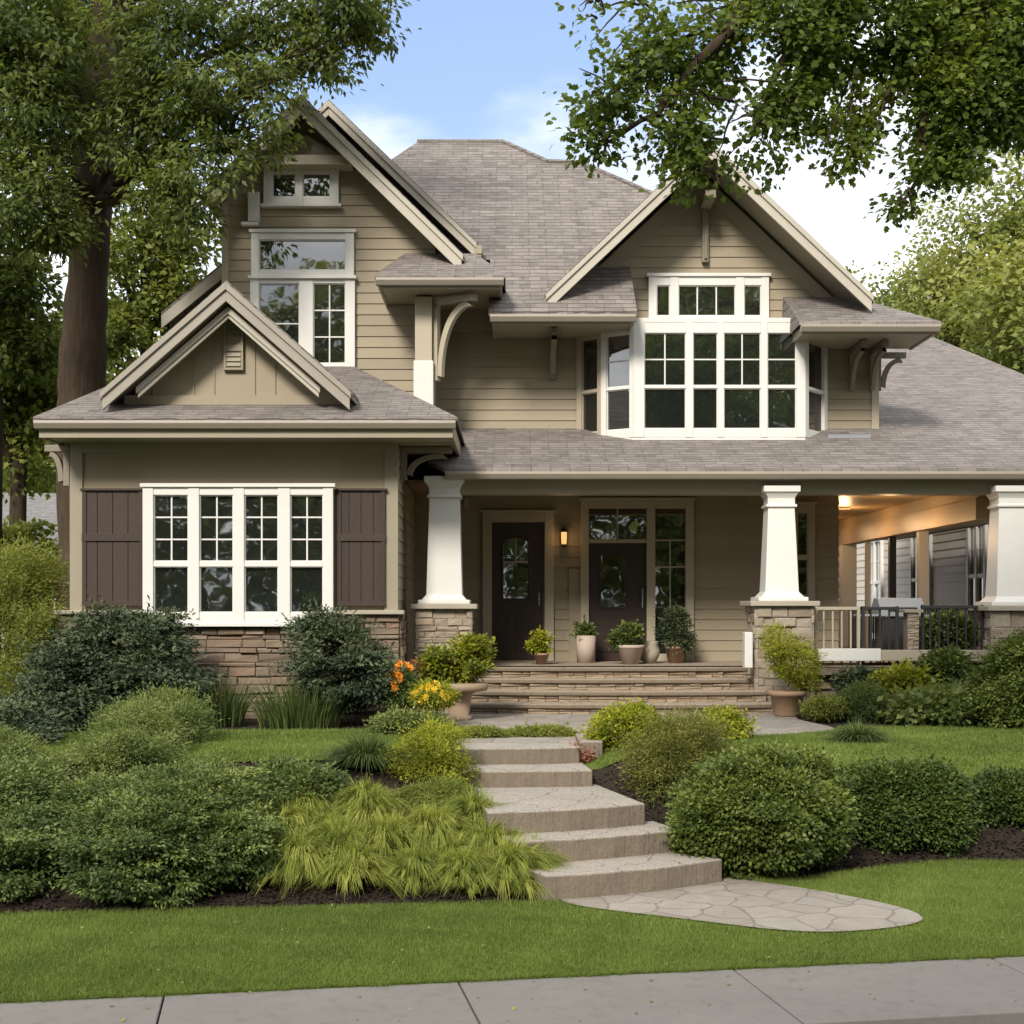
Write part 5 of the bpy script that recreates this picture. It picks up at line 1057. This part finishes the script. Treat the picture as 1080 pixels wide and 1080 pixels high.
# ---------------------------------------------------------------- lawn blades (uncountable)
def lawn_blades(name, x0, x1, yf, dens, ln, wd, seed, excl=()):
    r = np.random.default_rng(seed); n = int(dens); x = r.uniform(x0, x1, n); lo, hi = yf(x); y = lo+(hi-lo)*r.random(n)
    k = np.ones(n, bool)
    for p in excl: k &= ~inpoly(x, y, p)
    k &= np.abs(x) < (y*.40+.3); x, y = x[k], y[k]; n = len(x)
    base = np.stack([x, y, H(x, y)-.004], 1); ld = r.normal(0, .35, (n, 2))
    pt = np.stack([x, y, 0*x], 1); ti = .5+.3*lumpy(pt, 1.1, seed)+.18*lumpy(pt, 5, seed+1)+r.normal(0, .24, n); ti = np.where(r.random(n) < .03, 1.3, ti)
    o = blades(name, M['lf_grass'], base, ln*r.uniform(.6, 1.25, n), ld, np.full(n, wd), ti, 1 if ln < .05 else 2); o['kind'] = 'stuff'; tag(o, 'short mown grass', None)
    return o
lawn_blades('lawn_grass', -4.4, 5.6, lambda x: (y_side(x)-.01, y_bed(x)+.03), 330000, .042, .0052, 141, [path_low])
stairs = [(-.7, 14.3), (.8, 14.3), (.95, 15.8), (1.4, 15.9), (.9, 17.2), (-.1, 16.5), (-.7, 15.8)]
lawn_blades('upper_grass', -6.5, 7, lambda x: (np.vectorize(up0)(x), np.vectorize(up1)(x)), 170000, .045, .009, 142, [path_up, stairs])
# mulch chips in the beds
r = np.random.default_rng(151); n = 26000; x = r.uniform(-5, 6, n); y = y_bed(x)+r.random(n)**1.5*3.2; k = ~inpoly(x, y, path_low) & (y < np.vectorize(up0)(x)); x, y = x[k], y[k]; n = len(x)
pos = np.stack([x, y, H(x, y)+.0], 1)
o = leaves('mulch_chips', M['mulch'], pos, r.normal(size=(n, 3))*np.array([1, 1, .3]), r.normal(size=(n, 3))*.5+np.array([0, 0, 1.]), r.uniform(.02, .05, n), r.random(n), 'oval'); o['kind'] = 'stuff'; o['label'] = 'loose dark bark mulch'

r = np.random.default_rng(161); n = 9000; x = r.uniform(-4, 5, n); y = y_side(x)+r.uniform(-.012, .03, n)+.01*np.sin(x*9)+.008*np.sin(x*31)
o = blades('lawn_fringe', M['lf_grass'], np.stack([x, y, np.full(n, -2.50)], 1), r.uniform(.03, .075, n), np.stack([r.normal(0, .4, n), r.uniform(-.9, .2, n)], 1), np.full(n, .005), r.normal(.5, .25, n), 3); o['kind'] = 'stuff'; o['label'] = 'ragged grass edge along the pavement'
r = np.random.default_rng(171); n = 260; x = r.uniform(-4, 5, n); y = 8.3+r.random(n)*4.6; k = y < y_bed(x); x, y = x[k], y[k]; n = len(x); z = np.where(y < y_side(x), -2.483, H(x, y)+.035); k = y > y_side(x)-1.25; pos = np.stack([x, y, z], 1)[k]; n = len(pos)
o = leaves('fallen_leaves', M['lf_gold'], pos, r.normal(size=(n, 3))*np.array([1, 1, .15]), r.normal(size=(n, 3))*.3+np.array([0, 0, 1.]), r.uniform(.02, .04, n), r.random(n), 'oval'); o['kind'] = 'stuff'; o['label'] = 'few small fallen leaves on lawn and pavement'
